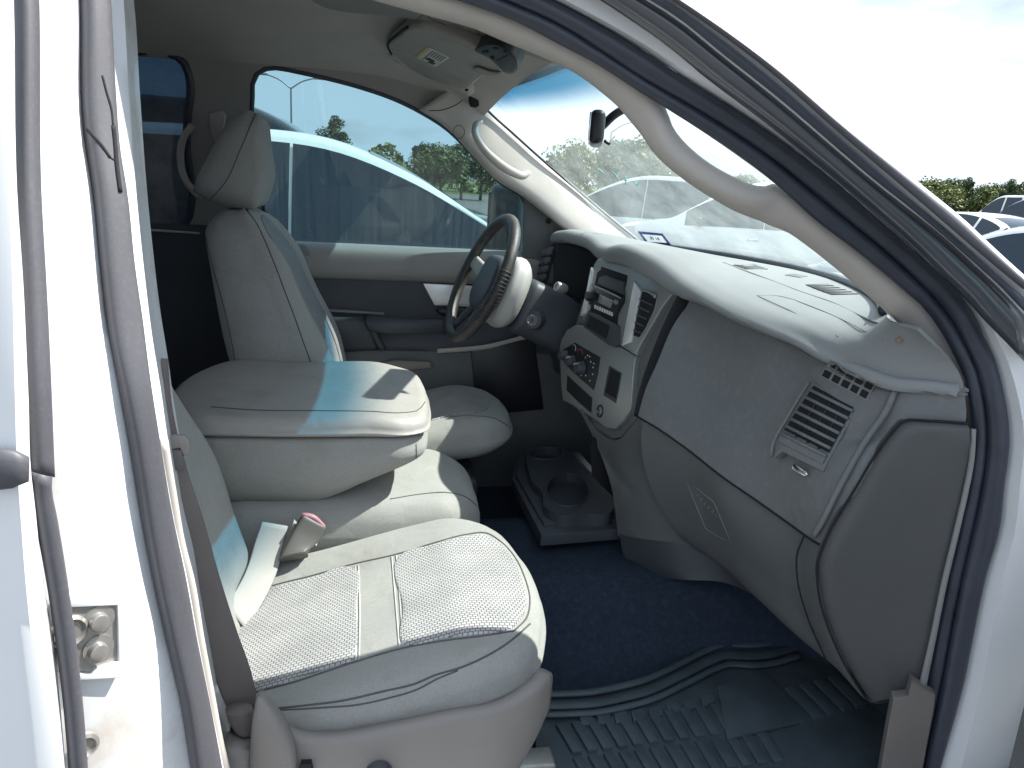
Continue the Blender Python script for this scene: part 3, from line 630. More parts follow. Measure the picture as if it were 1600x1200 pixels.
HP = Plane(FS(606,85,.62), FS(735,142,.58), W(640,120,.60)) if False else VP
cushion('headliner_pad', [vuv(*p) for p in ((600,85),(612,84),(632,100),(655,115),(690,129),(725,139),(733,144),(715,155),(690,163),(668,168),(650,163),(625,148),(606,130),(598,108))], lambda u, v: .002, -.06, .022, MV, 'headliner', truck, N=60, bulge=0, inset=0, label='padded headliner corner under the visor')
tube('visor_shadow_line', [VP.on(x, y, -.003) for x, y in ((636,44),(620,56),(606,76),(611,85),(628,103),(652,118),(684,131),(712,141),(730,142))], .0032, 'gap_black', vis, n=40)  # black tube drawn as the shadow line between visor and headliner
# overhead console: modelled upside down (w points to the floor)
MO = frame((0, 0, 0), (1, 0, 0), (0, -1, 0), (0, 0, -1))
def ohh(u, v): return -(hz(min(u, .42), -v) - .030)
ocon = cushion('overhead_console', [(-.10,-.12),(.05,-.13),(.22,-.135),(.33,-.115),(.41,-.07),(.43,0),(.41,.07),(.33,.115),(.22,.135),(.05,.13),(-.10,.12),(-.14,0)], ohh, lambda u, v: ohh(u, v)-.05, .018, MO, 'seat_plastic', truck, N=80, bulge=0, inset=0, label='overhead console with black button pod')
OP = Plane(W(745,72,.07), W(812,105,.02), W(795,75,-.06))
def obon(pts, off): return [OP.on(x, y, off) for x, y in pts]
pod = slab('button_pod', obon([tuple(v)[:2] for v in cr([(*p, 0) for p in ((745,72),(757,65),(775,62),(793,68),(806,78),(813,92),(812,103),(802,109),(790,105),(780,95),(768,84),(752,76))], 40, True)], .012), OP.n*-.03, 'black_plastic', ocon, .003)
slab('button', obon([(780,86),(800,76),(808,84),(811,96),(808,104),(797,106),(788,98)], .0145), OP.n*-.004, 'dark_slate', ocon, .002)
for pts in (((757,72),(766,70),(768,73),(759,75)), ((770,80),(775,79),(777,83),(772,84)), ((791,70),(796,69),(797,73),(792,73)), ((775,65),(783,66),(783,68),(775,67))):
    slab('button_mark', obon(pts, .0135), OP.n*-.002, 'gap_black', ocon, 0)
_ot = bvh(ocon)
tube('lamp_lens_edge', drape(_ot, ((668,20),(676,17),(705,29),(738,42),(747,50),(743,56),(730,52),(700,40),(672,28)), .0004), .0012, 'seam', ocon, n=40, closed=True)
tube('console_joint', drape(_ot, ((648,36),(656,26),(668,18),(676,12)), .0003, 3), .0009, 'seam', ocon, n=0)
slab('visor_hook', [W(x, y, .60) for x, y in ((733,146),(739,143),(748,152),(749,165),(744,168),(736,166),(733,157))], (0, .02, 0), 'gap_black', truck, .004, 'dark clip at the top of the far windscreen pillar')

# ---- far windscreen pillar with its grab handle
PU = [(725,120,.655),(742,148,.67),(757,167,.685),(800,207,.70),(850,252,.715),(900,295,.73),(950,338,.745),(1000,379,.755),(1030,404,.76)]
PL = [(655,172,.635),(700,201,.645),(738,241,.65),(772,277,.655),(815,304,.66),(850,331,.665),(888,362,.67),(915,385,.675),(935,402,.68)]
fp = bar('pillar_trim', [W(*p) for p in PU], [W(*p) for p in PL], .05, 'trim_beige', truck, nu=50, nc=18, power=3.0, label='sunlit beige trim of the far windscreen pillar')
hA = [(748,188,.615),(739,193,.59),(737,208,.575),(748,232,.57),(772,258,.575),(800,276,.59),(820,280,.61),(828,273,.62)]
hB = [(752,194,.615),(747,198,.59),(748,210,.575),(758,226,.57),(780,247,.575),(804,263,.59),(818,268,.61),(823,266,.62)]
bar('grab_handle', [W(*p) for p in hA], [W(*p) for p in hB], .022, 'trim_beige', fp, nu=40)
tube('trim_joint', drape(fp, ((670,173),(690,172),(712,164),(728,152),(738,144)), .0001, 4), .0013, 'gap_black', fp, n=0)
tube('screw_cap', drape(fp, [(717+9*math.cos(a), 206+10*math.sin(a)) for a in np.linspace(0, 2*math.pi, 16, endpoint=False)], .0003), .001, 'seam', fp, n=24, closed=True)

# ---- windscreen
def xwb(y): return 1.075-.223*(abs(y)/.62)**2
def xwt(y): return .44-.12*(abs(y)/.66)**2
rows = []
for s in (0,.2,.4,.6,.8,1.0):
    rows.append([Vector((xwb(y)+(xwt(y)-xwb(y))*s, y, 1.335+(1.775-.03*(abs(y)/.66)**2-1.335)*s+.022*math.sin(math.pi*s))) for y in (-.635,-.57,-.42,-.2,0,.2,.45,.62,.68)])
ws = surf('windscreen', rows, 'windshield_glass', truck, nu=40, nv=30, label='dusty windscreen with a blue shade band along the top')
def ws_pt(px, py, off=0.0):                  # where a pixel's ray meets the windscreen
    best = None
    d = ray(px, py)
    lo, hi = .8, 4.0
    def g(t):
        p = CAM + d*t; zb = 1.335; zt = 1.775-.03*(abs(p.y)/.66)**2
        s = (xwb(p.y)-p.x)/(xwb(p.y)-xwt(p.y)); return p.z - (zb+(zt-zb)*s+.022*math.sin(math.pi*max(0,min(1,s))))
    a = g(lo)
    for k in range(300):
        t = lo+(hi-lo)*k/300; b = g(t)
        if a*b < 0: return CAM + d*(t-off)
        a = b
    return CAM + d*2.2
tube('windscreen_gasket', [r for r in [Vector((xwb(y)-.012, y, 1.343)) for y in (-.60,-.5,-.35,-.2,0,.2,.45,.6,.66)]], .011, 'rubber', ws, n=50)
tube('windscreen_gasket', [W(x, y, yy_-.034) for x, y, yy_ in PU[1:]], .0042, 'rubber', ws, n=40)
st = [ws_pt(x, y, .004) for x, y in ((996,361),(1035,365),(1049,383),(1011,381))]
sq = slab('registration_sticker', st, (ws_pt(1020,372,.004)-ws_pt(1020,372,.0042)).normalized()*-.0006 if False else Vector((.0006, 0, .0006)), 'sticker_blue', ws, 0, holes=[[st[0].lerp(st[1], u).lerp(st[3].lerp(st[2], u), v) for u, v in ((.10,.2),(.90,.2),(.90,.82),(.10,.82))]])
def stq(u, v, off): 
    a = st[0].lerp(st[1], u); b = st[3].lerp(st[2], u); p = a.lerp(b, v); return p + (CAM-p).normalized()*off
slab('sticker_face', [stq(.10,.2,.002), stq(.90,.2,.002), stq(.90,.82,.002), stq(.10,.82,.002)], Vector((.0004,0,.0004)), 'sticker_white', ws, 0)
sx_ = (st[1]-st[0]).normalized(); sn_ = (st[1]-st[0]).cross(st[3]-st[0]).normalized()
if sn_.dot(CAM-st[0]) < 0: sn_ = -sn_
sy_ = sn_.cross(sx_)
txt('sticker_print', '05 18', .017, stq(.5,.52,.004), Matrix((sx_, sy_, sn_)).transposed(), 'ink', ws)
for pts in (((934,263),(944,272)), ((956,268),(967,280)), ((977,275),(977,289)), ((976,282),(980,281)), ((990,283),(995,290)), ((995,284),(995,290))):
    tube('paint_mark', [ws_pt(*pts[0], .004), ws_pt((pts[0][0]+pts[1][0])/2+1, (pts[0][1]+pts[1][1])/2, .004), ws_pt(*pts[1], .004)], .0013, 'teal_mark', ws, n=6)
# ---- rear view mirror
ax = Vector((.27, .96, 0)).normalized(); mn = Vector((-ax.y, ax.x, 0))
mc = W(933,198,-.02) + ax*.10
rm = Matrix((mn, ax, Vector((0,0,1)))).transposed()
mir = rbox('rear_view_mirror', (.034, .235, .072), mc, 'black_plastic', truck, .014, 4, rot=rm, label='black rear view mirror seen edge-on')
rbox('mirror_face', (.004, .222, .06), mc + mn*.0165, 'chrome', mir, .0015, 2, rot=rm)
tube('mirror_stalk', [mc - mn*.012 + Vector((0,0,.008)) , W(962,178,.04), W(990,163,.03)], .010, 'black_plastic', mir, n=10)
tube('mirror_lever', [W(944,220,.02), W(953,225,.02)], .004, 'black_plastic', mir, n=5)

# ---- dashboard
L1 = [W(*p) for p in ((868,364,.64),(880,361,.58),(900,364,.48),(922,371,.36),(936,383,.26),(945,386,.2),(960,384,.1),(990,390,-.05),(1025,408,-.12),(1060,435,-.18),(1100,460,-.26),(1150,485,-.36),(1200,505,-.45),(1250,525,-.53),(1300,552,-.6),(1350,574,-.66),(1400,592,-.70),(1455,597,-.73),(1505,604,-.75))]
def at_y(line, y):
    d = cr(line, 200)[::-1]; Y = [p.y for p in d]; return Vector((float(np.interp(y, Y, [p.x for p in d])), y, float(np.interp(y, Y, [p.z for p in d]))))
ys = [.66,.58,.48,.36,.26,.18,.1,.02,-.06,-.12,-.18,-.26,-.36,-.45,-.53,-.6,-.66,-.70,-.735,-.75]
def top_x(y): return xwb(min(abs(y), .68))
T0 = [Vector((top_x(y)-.005, y, 1.338)) for y in ys]
T3 = [at_y(L1, y) for y in ys]
def mixrow(s, dz): return [a.lerp(b, s)+Vector((0,0,dz)) for a, b in zip(T0, T3)]
T3b = [p + Vector((-.010, 0, -.012)) for p in T3]
def lipd(y): return float(np.interp(y, [-.76,-.66,-.6,-.24,-.16,.16,.24,.7], [.003,.004,.016,.018,.040,.040,.030,.030]))
T3c = [p + Vector((-.008, 0, -lipd(p.y))) for p in T3]
T3d = [p + Vector((.012, 0, -lipd(p.y)-.006)) for p in T3]
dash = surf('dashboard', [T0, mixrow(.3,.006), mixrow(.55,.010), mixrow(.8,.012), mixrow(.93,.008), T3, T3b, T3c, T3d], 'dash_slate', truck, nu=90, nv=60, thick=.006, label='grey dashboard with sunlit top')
def DL(pts): return [W(*p) for p in pts]
L2 = DL(((1076,467,-.195),(1090,474,-.22),(1140,497,-.31),(1200,525,-.42),(1250,552,-.5),(1287,572,-.57),(1340,597,-.64),(1385,612,-.685),(1430,615,-.72),(1508,618,-.752)))
L1b = DL(((1068,448,-.195),(1085,456,-.22),(1135,482,-.31),(1200,509,-.42),(1245,530,-.5),(1290,553,-.57),(1345,580,-.64),(1390,599,-.685),(1432,603,-.72),(1508,608,-.752)))
Ma = DL(((1048,510,-.192),(1066,520,-.215),(1125,551,-.31),(1185,582,-.42),(1232,608,-.5),(1268,631,-.57),(1320,651,-.64),(1372,660,-.685),(1425,656,-.722),(1508,660,-.748)))
Mm = DL(((1026,562,-.19),(1050,570,-.22),(1110,605,-.31),(1170,640,-.42),(1215,665,-.5),(1250,690,-.57),(1300,705,-.64),(1340,708,-.685),(1360,712,-.70),(1380,708,-.715)))
L3 = DL(((996,650,-.19),(1030,670,-.25),(1070,698,-.31),(1130,745,-.42),(1185,783,-.5),(1230,815,-.57),(1262,838,-.635),(1274,846,-.66),(1282,850,-.675),(1290,853,-.69)))
face = surf('dash_face', [L1b, L2, Ma, Mm, [a.lerp(b, .5)+Vector((-.004,0,0)) for a, b in zip(Mm, L3)], L3], 'dash_shaded', dash, nu=60, nv=40, thick=.006)
lip = surf('dash_lip', [[p + Vector((.004,0,-.002)) for p in L1b[2:]], [a.lerp(b, .5)+Vector((-.012,0,-.004)) for a, b in zip(L1b[2:], L2[2:])], [p+Vector((.004,0,0)) for p in L2[2:]]], 'dash_shaded', dash, nu=60, nv=10, thick=.004)
L3b = [p + Vector((.012, 0, -.006)) for p in L3]
N1 = DL(((1002,690,-.19),(1040,705,-.25),(1080,730,-.31),(1135,775,-.42),(1190,815,-.5),(1235,850,-.57),(1266,875,-.635),(1274,885,-.66),(1279,888,-.675),(1283,892,-.69)))
N2 = DL(((1030,790,-.2),(1065,800,-.25),(1100,815,-.31),(1155,860,-.42),(1205,910,-.5),(1250,955,-.57),(1280,985,-.635),(1290,992,-.66),(1297,998,-.675),(1306,1003,-.69)))
L4 = DL(((1088,858,-.21),(1110,872,-.25),(1140,895,-.31),(1190,940,-.42),(1235,983,-.5),(1275,1018,-.57),(1310,1046,-.635),(1330,1065,-.66),(1345,1080,-.675),(1362,1098,-.69)))
L5 = [p + Vector((.10, .02, -.01)) for p in L4]
glove = surf('glove_box', [L3b, N1, N2, L4, L5], 'dash_lower', dash, nu=60, nv=40, thick=.006, label='lower glove box panel')
bar('panel_gap', DL(((1058,462,-.197),(1036,508,-.195),(1013,565,-.193),(998,612,-.19),(990,650,-.19))), DL(((1078,469,-.197),(1050,512,-.195),(1028,565,-.193),(1010,613,-.19),(1001,652,-.19))), .003, 'gap_black', dash, nu=20)
tube('panel_gap', [p + Vector((-.001, 0, -.001)) for p in L3], .0022, 'gap_black', dash, n=50)
tube('panel_gap', DL(((1256,838,-.628),(1245,868,-.617),(1246,905,-.62),(1262,965,-.625),(1290,1030,-.635))), .0017, 'gap_black', dash, n=24)
_gt = bvh(glove)
tube('lamp_inset', drape(_gt, ((1073,752),(1088,790),(1103,826),(1122,838),(1142,847),(1130,818),(1116,785),(1095,768)), .0004, 1), .0011, 'dash_slate', dash, n=0, closed=True)
for i_ in range(2):
    for k_ in range(5): tube('inset_mark', drape(_gt, ((1090+6*k_+4*i_, 772+6*k_+8*i_), (1092+6*k_+4*i_, 776+6*k_+8*i_)), .0006), .0007, 'dash_slate', dash, n=3, nc=5)
# end cap of the dashboard beside the doorway
E0 = [(1512,661,-.752),(1450,657,-.738),(1412,657,-.722),(1390,680,-.716),(1335,765,-.702),(1292,838,-.694),(1277,880,-.692),(1278,915,-.692),(1303,1002,-.694),(1338,1068,-.696),(1360,1100,-.698)]
E1 = [(1514,668,-.755),(1452,666,-.746),(1416,668,-.732),(1398,686,-.726),(1344,772,-.712),(1301,842,-.704),(1287,882,-.702),(1288,915,-.702),(1312,1000,-.704),(1346,1064,-.706),(1366,1096,-.708)]
E2 = [(1516,690,-.758),(1470,690,-.752),(1430,700,-.742),(1415,720,-.738),(1378,800,-.728),(1345,865,-.722),(1335,900,-.72),(1335,930,-.72),(1350,1000,-.722),(1375,1055,-.724),(1388,1092,-.728)]
E3 = [(1519,700,-.752),(1514,740,-.752),(1508,770,-.752),(1502,800,-.752),(1494,838,-.752),(1486,870,-.752),(1479,900,-.752),(1472,935,-.752),(1460,1000,-.752),(1449,1060,-.752),(1436,1094,-.752)]
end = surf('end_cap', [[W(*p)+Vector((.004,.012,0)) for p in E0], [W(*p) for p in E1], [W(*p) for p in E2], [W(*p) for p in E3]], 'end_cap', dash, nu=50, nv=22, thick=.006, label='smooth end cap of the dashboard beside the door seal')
tube('panel_gap', [W(*p)+Vector((-.001,-.001,0)) for p in E0], .0019, 'gap_black', dash, n=50)
tube('crease', DL(((1400,606,-.70),(1385,640,-.70),(1350,692,-.692),(1312,760,-.684),(1282,820,-.672),(1271,838,-.662))), .0055, 'dash_shaded', dash, n=24)
bar('end_edge', NL(-.757, [(1519,670),(1516,720),(1508,760),(1492,828),(1473,905),(1452,1005),(1434,1080)]), NL(-.754, [(1523,670),(1520,720),(1513,760),(1498,828),(1480,905),(1460,1005),(1445,1080)]), .008, 'dash_slate', dash, nu=30)
slab('sill_trim', [NS(x, y, -.772) for x, y in ((1425,1064),(1462,1088),(1460,1110),(1450,1160),(1440,1215),(1425,1290),(1362,1290),(1374,1215),(1385,1150),(1396,1092),(1419,1089))], (.01,.02,0), 'sill_grey', truck, .004, 'grey sill trim at the foot of the doorway', seg=3)

# passenger air vent with its slats, the small demister above, and a badge slot
VA = Plane(W(1275,600,-.565), W(1340,636,-.65), W(1225,690,-.55))
def va(pts, off=0.): return [VA.on(x, y, off) for x, y in pts]
vent = slab('air_vent', va(((1271,597),(1342,636),(1293,727),(1288,737),(1224,706),(1212,716),(1208,706)), .004), VA.n*-.02, 'dash_shaded', truck, .002, 'slatted passenger air vent at the end of the dashboard')
slab('vent_opening', va(((1274,603),(1336,637),(1298,708),(1228,672)), .006), VA.n*-.004, 'gap_black', vent, .001)
for k in range(7):
    t = k/6.0
    p = (1270+(1227-1270)*t, 607+(676-607)*t); q = (1338+(1297-1338)*t, 641+(711-641)*t)
    bar('vent_slat', va(((p[0],p[1]), (q[0],q[1])), .010), va(((p[0]-2.2,p[1]+4.2), (q[0]-2.2,q[1]+4.2)), .008), .006, 'dash_shaded', vent, nu=2, nc=8, smooth=False)
for k in range(3):
    t = .25+.25*k
    bar('vent_vane', va(((1270+68*t,605+35*t),(1229+70*t,674+36*t)), .0065), va(((1272+68*t,606+35*t),(1231+70*t,675+36*t)), .0065), .004, 'black_plastic', vent, nu=2, nc=6, smooth=False)
slab('vent_shelf', va(((1226,677),(1296,712),(1289,726),(1219,690)), .008), VA.n*-.006, 'dash_shaded', vent, .002)
bar('vent_edge', va(((1267,598),(1235,650),(1208,703),(1208,715)), .008), va(((1271,598),(1239,651),(1213,703),(1212,713)), .008), .008, 'dash_shaded', vent, nu=16)
_dl = combo(dash, face, lip)
dq = lambda u, v, off: drape(_dl, [(1297+72*u-14*v, 562+38*u+26*v)], off)[0]
dem = mk('side_demister', [dq(i/8, j/4, .001) for j in range(5) for i in range(9)], grid_faces(5, 9), 'dash_slate', truck, label='small side window demister grille above the vent')
for i in range(2):
    for j in range(5):
        u0, u1, v0, v1 = j*.2+.02, j*.2+.17, i*.5+.06, i*.5+.44
        mk('grille_hole', [dq(u, v, .0022) for u, v in ((u0,v0),((u0+u1)/2,v0),(u1,v0),(u1,v1),((u0+u1)/2,v1),(u0,v1))], [(0,1,4,5),(1,2,3,4)], 'gap_black', dem)
slab('airbag_badge', va(((1240,724),(1260,735),(1263,742),(1258,744),(1238,733)), .002), VA.n*-.003, 'chrome', dash, .0008)
# defroster grilles and panel lines on the dash top
_dt = bvh(dash)
def dtop(px, py, dz=.004):                   # pixel to the dash top surface
    q = drape(_dt, [(px, py)], dz); return q[0] if q else WZ(px, py, 1.33)
def dgrille(quad, rows_, cols):
    q = [dtop(*p, .0008) for p in quad]
    g = slab('defroster_grille', q, (0,0,-.004), 'gap_black', dash, 0)
    for k in range(rows_):
        t = (k+.5)/rows_
        a = q[0].lerp(q[3], t); b = q[1].lerp(q[2], t)
        bar('grille_bar', [a+Vector((0,0,.0006)), b+Vector((0,0,.0006))], [a+(q[3]-q[0])*(.35/rows_)+Vector((0,0,.0006)), b+(q[2]-q[1])*(.35/rows_)+Vector((0,0,.0006))], .0016, 'dash_slate', g, nu=2, nc=6, smooth=False)
dgrille(((1145,414),(1178,413),(1200,421),(1166,421)), 4, 1)
dgrille(((1258,445),(1294,444),(1342,460),(1300,461)), 5, 1)
slab('sensor_dome', [dtop(x, y, .0015) for x, y in ((1226,430),(1240,428),(1262,432),(1250,434))], (0,0,-.004), 'dash_lower', dash, .001)
tube('panel_line', [dtop(x, y, -.0012) for x, y in ((1130,410),(1200,436),(1250,455),(1300,472),(1340,491),(1372,505))], .0022, 'dash_lower', dash, n=40)
tube('panel_line', [dtop(x, y, .0001) for x, y in ((1183,462),(1240,488),(1310,526))], .0006, 'dash_lower', dash, n=20)
tube('panel_line', [dtop(x, y, .0001) for x, y in ((1240,468),(1300,492),(1380,532))], .0006, 'dash_lower', dash, n=20)
tube('panel_line', [dtop(x, y, .0001) for x, y in ((1183,462),(1212,462),(1240,468))], .0006, 'dash_lower', dash, n=12)
crumb = mk('crumb', [dtop(1406, 532, .004) + Vector((random.uniform(-.006,.006), random.uniform(-.007,.007), random.uniform(-.003,.008))) for _ in range(4)], [(0,1,2),(0,2,3),(0,3,1),(1,3,2)], 'crumb', None, False)
bm = bmesh.new(); c0 = dtop(1406, 532, .003)
bmesh.ops.create_icosphere(bm, subdivisions=2, radius=.006)
for v in bm.verts: v.co = v.co*random.uniform(.7, 1.25); v.co.z *= .7
bm.to_mesh(crumb.data); bm.free(); crumb.location = c0 + Vector((0,0,.002))
tag(crumb, 'small brown crumb lying on the sunlit dashboard top', 'debris')

# driver side: instrument hood, gauges, column
yy = (.215,.30,.42,.54,.66)
Lp = [at_y(L1, y) for y in yy]
hood_r = [[p+Vector((.006,0,-.030)) for p in Lp], [p+Vector((.03,0,-.034)) for p in Lp], [Vector((.70, y, 1.30)) for y in yy], [Vector((.70, y, 1.13)) for y in yy], [Vector((.62, y, 1.10)) for y in yy]]
slab('hood_end', [Vector((x, .662, z)) for x, z in ((.585,1.340),(.80,1.34),(1.10,1.30),(1.10,.9),(.62,.9),(.60,1.2))], (0,.10,0), 'dark_slate', dash, 0)
surf('gauge_hood', hood_r, 'dark_slate', dash, nu=24, nv=30, thick=.005, label='dark recess of the instrument cluster under its hood')
surf('dash_face', [[Vector((.62, y, 1.10)) for y in (.19,.3,.45,.6,.68)], [Vector((.585, y, 1.07)) for y in (.19,.3,.45,.6,.68)], [Vector((.60, y, .95)) for y in (.19,.3,.45,.6,.68)], [Vector((.70, y, .82)) for y in (.19,.3,.45,.6,.68)]], 'dark_slate', dash, nu=16, nv=16, thick=.006)
bar('side_vent', DL(((848,390,.64),(842,420,.64),(836,450,.64))), DL(((868,385,.62),(860,420,.62),(852,455,.62))), .03, 'dark_slate', dash, nu=12, power=4)
for k in range(4):
    bar('vent_slat', DL(((846-3*k,398+13*k,.625),(862-3*k,396+13*k,.61))), DL(((845-3*k,403+13*k,.625),(861-3*k,401+13*k,.61))), .006, 'black_plastic', dash, nu=2, nc=6, smooth=False)
wc = Vector((.3136, .4261, 1.2376)); th, ph = .4123, .117
wn = Vector((-math.cos(th)*math.cos(ph), -math.cos(th)*math.sin(ph), math.sin(th))).normalized()
wa = wn.cross(Vector((0,0,1))).normalized(); wb = wn.cross(wa)
if wb.z < 0: wb = -wb
if wa.y < 0: wa = -wa
def wp(a, r, d=0.): return wc + (wa*math.cos(a)+wb*math.sin(a))*r + wn*d
rim = tube('steering_wheel', [wp(2*math.pi*k/40, .183) for k in range(40)], .0165, 'leather', truck, n=72, nc=14, closed=True, label='leather steering wheel with a worn, ribbed rim')
for k in range(16):                          # ribbed grip on the passenger side of the rim
    a = math.pi + R(-14+3.0*k); c = wp(a, .183)
    t = (wp(a+.02, .183)-c).normalized(); e = (c-wc).normalized()
    tube('grip_rib', [c+(e*math.cos(q)+wn*math.sin(q))*.0168 for q in np.linspace(0, 2*math.pi, 12, endpoint=False)], .0016, 'leather', rim, n=16, nc=5, closed=True)
hubm = frame(wc - wn*.045, wa, wb, wn)
cushion('airbag_cover', [(-.075,-.06),(-.04,-.085),(.04,-.085),(.075,-.06),(.08,.03),(.065,.07),(0,.08),(-.065,.07),(-.08,.03)], lambda u, v: .038, -.02, .018, hubm, 'dark_slate', rim, N=48, rings=4)
for a0, w in ((R(12), .05), (R(168), .05), (R(250), .03), (R(290), .03)):
    e = wp(a0, 1)-wc; tn = wn.cross(e).normalized()
    p0 = wc + e*.06 - wn*.03; p1 = wc + e*.178 - wn*.004
    bar('spoke', [p0+tn*w/2, p1+tn*w*.4], [p0-tn*w/2, p1-tn*w*.4], .016, 'wheel_cover' if a0 < R(200) else 'dark_slate', rim, nu=8, power=3)
cushion('wheel_back', [(-.085,-.08),(.085,-.08),(.095,.02),(.06,.085),(-.06,.085),(-.095,.02)], lambda u, v: 0.0, -.065, .02, frame(wc - wn*.055, wa, wb, wn), 'wheel_cover', rim, N=40, rings=4, label='pale cover behind the steering wheel hub, sunlit')
colm = frame(wc - wn*.125, wa, wb, wn)
shr = cushion('column_shroud', [(-.075,-.09),(0,-.10),(.075,-.09),(.085,0),(.07,.055),(0,.065),(-.07,.055),(-.085,0)], lambda u, v: 0.0, -.27, .02, colm, 'dark_slate', truck, N=44, rings=4, bulge=.0, inset=-.015, label='dark steering column shroud with ignition lock')
kc = W(832,500,.345); kn = (Vector((-.55,-.8,.1))).normalized()
cyl('lock_bezel', kc - kn*.025, kn, .03, .027, .026, 'dark_slate', shr, bevel=.003)
lathe('ignition_lock', kc, kn, [(0,.002),(.013,.002),(.014,.005),(.0175,.005),(.018,0),(.018,-.01)], 'chrome', shr)
slab('key_slot', [kc+kn*.0035+Vector(v) for v in ((.0,-.0015,-.007),(.001,.0015,-.007),(.001,.0015,.007),(.0,-.0015,.007))], kn*.001, 'gap_black', shr, 0)
tube('wiper_stalk', [W(905,470,.34), W(885,455,.32), W(872,448,.305)], [.007,.008,.009], 'black_plastic', shr, n=8)
lathe('stalk_knob', W(884,452,.31), (W(858,444,.29)-W(884,452,.31)), [(0,.0),(.011,.0),(.014,.006),(.0145,.03),(.012,.034),(.008,.034),(.008,.031),(0,.031)], 'bezel_grey', shr)
surf('lower_dash', [[Vector((.60, y, .97)) for y in (.15,.4,.68)], [Vector((.66, y, .86)) for y in (.15,.4,.68)], [Vector((.78, y, .78)) for y in (.15,.4,.68)]], 'dark_slate', dash, nu=8, nv=8, thick=.006)

# ---- centre stack
CP = Plane(W(932,408,.19), W(1058,468,-.20), W(925,655,.05)); CP.o = CP.o - CP.n*.016
def cp(pts, off=0.): return [CP.on(x, y, off) for x, y in pts]
def z2(pts): return [(880+x/8, 400+y/8) for x, y in pts]
def z3(pts): return [(860+x/7.5, 530+y/7.5) for x, y in pts]
def sm(pts, n): return [tuple(v)[:2] for v in cr([(*p, 0) for p in pts], n, True)]
stk = slab('center_stack', cp([(930,412),(937,403),(952,401),(985,410),(1022,430),(1050,452),(1066,466),(1058,482),(1042,505),(1022,558),(1007,600),(1001,640),(992,655),(968,683),(955,686),(925,666),(900,641),(881,622),(879,600),(882,560),(890,530),(906,478),(925,425)], -.004), CP.n*-.05, 'dash_lower', truck, .003, 'centre stack of the dashboard with radio opening, vents and climate knobs')
upper = slab('radio_bezel', cp(z2([(430,110),(475,45),(560,22),(640,32),(800,90),(1100,225),(1300,345),(1465,462),(1400,505),(1290,650),(1150,890),(1040,1080),(985,1180),(960,1250),(920,1230),(800,1150),(560,1010),(330,870),(285,790),(330,560),(390,330)]), .012), CP.n*-.02, 'bezel_grey', stk, .004, holes=None, seg=3)
slab('radio_bay', cp(z2([(530,140),(860,250),(845,350),(820,420),(832,520),(825,590),(780,665),(745,740),(730,870),(690,870),(640,830),(385,700),(400,640),(385,560),(430,440),(460,300),(480,210),(525,180)]), .0135), CP.n*-.01, 'gap_black', stk, .001)
rad = slab('car_radio', cp(z2([(490,370),(830,530),(770,670),(735,770),(520,650),(410,615),(405,520),(450,440)]), .022), CP.n*-.01, 'black_plastic', stk, .002)
slab('radio_top', cp(z2([(520,280),(600,250),(830,330),(825,400),(830,500),(500,365)]), .018), CP.n*-.008, 'dark_slate', stk, .002)
slab('radio_display', cp(z2([(560,490),(730,570),(690,665),(530,590)]), .0245), CP.n*-.002, 'bezel_grey', stk, .001)
bar('radio_edge', cp(z2([(470,372),(640,440),(830,530)]), .026), cp(z2([(465,395),(635,462),(825,548)]), .024), .004, 'bezel_grey', stk, nu=10)
kn0 = CP.on(880+470/8, 400+520/8, .02)
lathe('volume_knob', kn0, CP.n, [(0,.022),(.011,.022),(.013,.018),(.0135,.004),(.018,.002),(.018,0)], 'black_plastic', stk, 20)
kn1 = CP.on(880+770/8, 400+590/8, .02)
lathe('radio_button', kn1, CP.n, [(0,.008),(.006,.008),(.007,0)], 'bezel_grey', stk, 14)
for k in range(8):
    x = 500+30*k; y = 622+13*k
    slab('radio_key', cp(z2([(x,y),(x+17,y+7),(x+12,y+52),(x-5,y+45)]), .0255), CP.n*-.002, 'print_white', stk, 0)
pk = slab('pocket_frame', cp(z2([(385,690),(520,740),(720,850),(770,890),(770,1100),(720,1150),(640,1120),(330,900),(340,800)]), .018), CP.n*-.008, 'dark_slate', stk, .002)
slab('pocket_opening', cp(z2([(405,750),(660,880),(620,1045),(365,890)]), .0195), CP.n*-.002, 'gap_black', stk, .001)
sil = slab('silver_accent', cp(z2([(960,320),(1032,425),(1010,560),(955,860),(915,1085),(805,1130),(835,950),(880,720),(920,520)]), .0175), CP.n*-.008, 'bright_silver', stk, .003)
slab('silver_accent', cp(z2([(418,150),(442,200),(420,330),(350,720),(285,758),(310,640),(370,400)]), .018), CP.n*-.008, 'bright_silver', stk, .002)
slab('vent_opening', cp(z2([(1052,445),(1120,470),(1222,545),(1185,690),(1090,890),(1005,1022),(942,1000),(980,780)]), .0145), CP.n*-.004, 'gap_black', stk, .001)
for k in range(5):
    t = (k+.6)/5.2
    a = (1045-95*t, 480+500*t); b = (1215-190*t, 560+450*t)
    bar('vent_slat', cp(z2([a, b]), .017), cp(z2([(a[0]-6, a[1]+26), (b[0]-8, b[1]+26)]), .015), .004, 'dark_slate', stk, nu=2, nc=6, smooth=False)
bar('vent_rim', cp(z2([(1035,430),(1130,440),(1240,490)]), .016), cp(z2([(1050,450),(1130,472),(1222,545)]), .015), .005, 'bezel_grey', stk, nu=10)
low = slab('climate_bezel', cp(z3([(140,110),(165,0),(230,-110),(330,-165),(455,-145),(675,-12),(900,120),(1040,205),(1020,300),(1000,520),(985,760),(975,830),(900,960),(800,1060),(690,1050),(560,950),(330,800),(180,720),(160,560),(150,330)]), .010), CP.n*-.014, 'bezel_grey', stk, .004, seg=3)
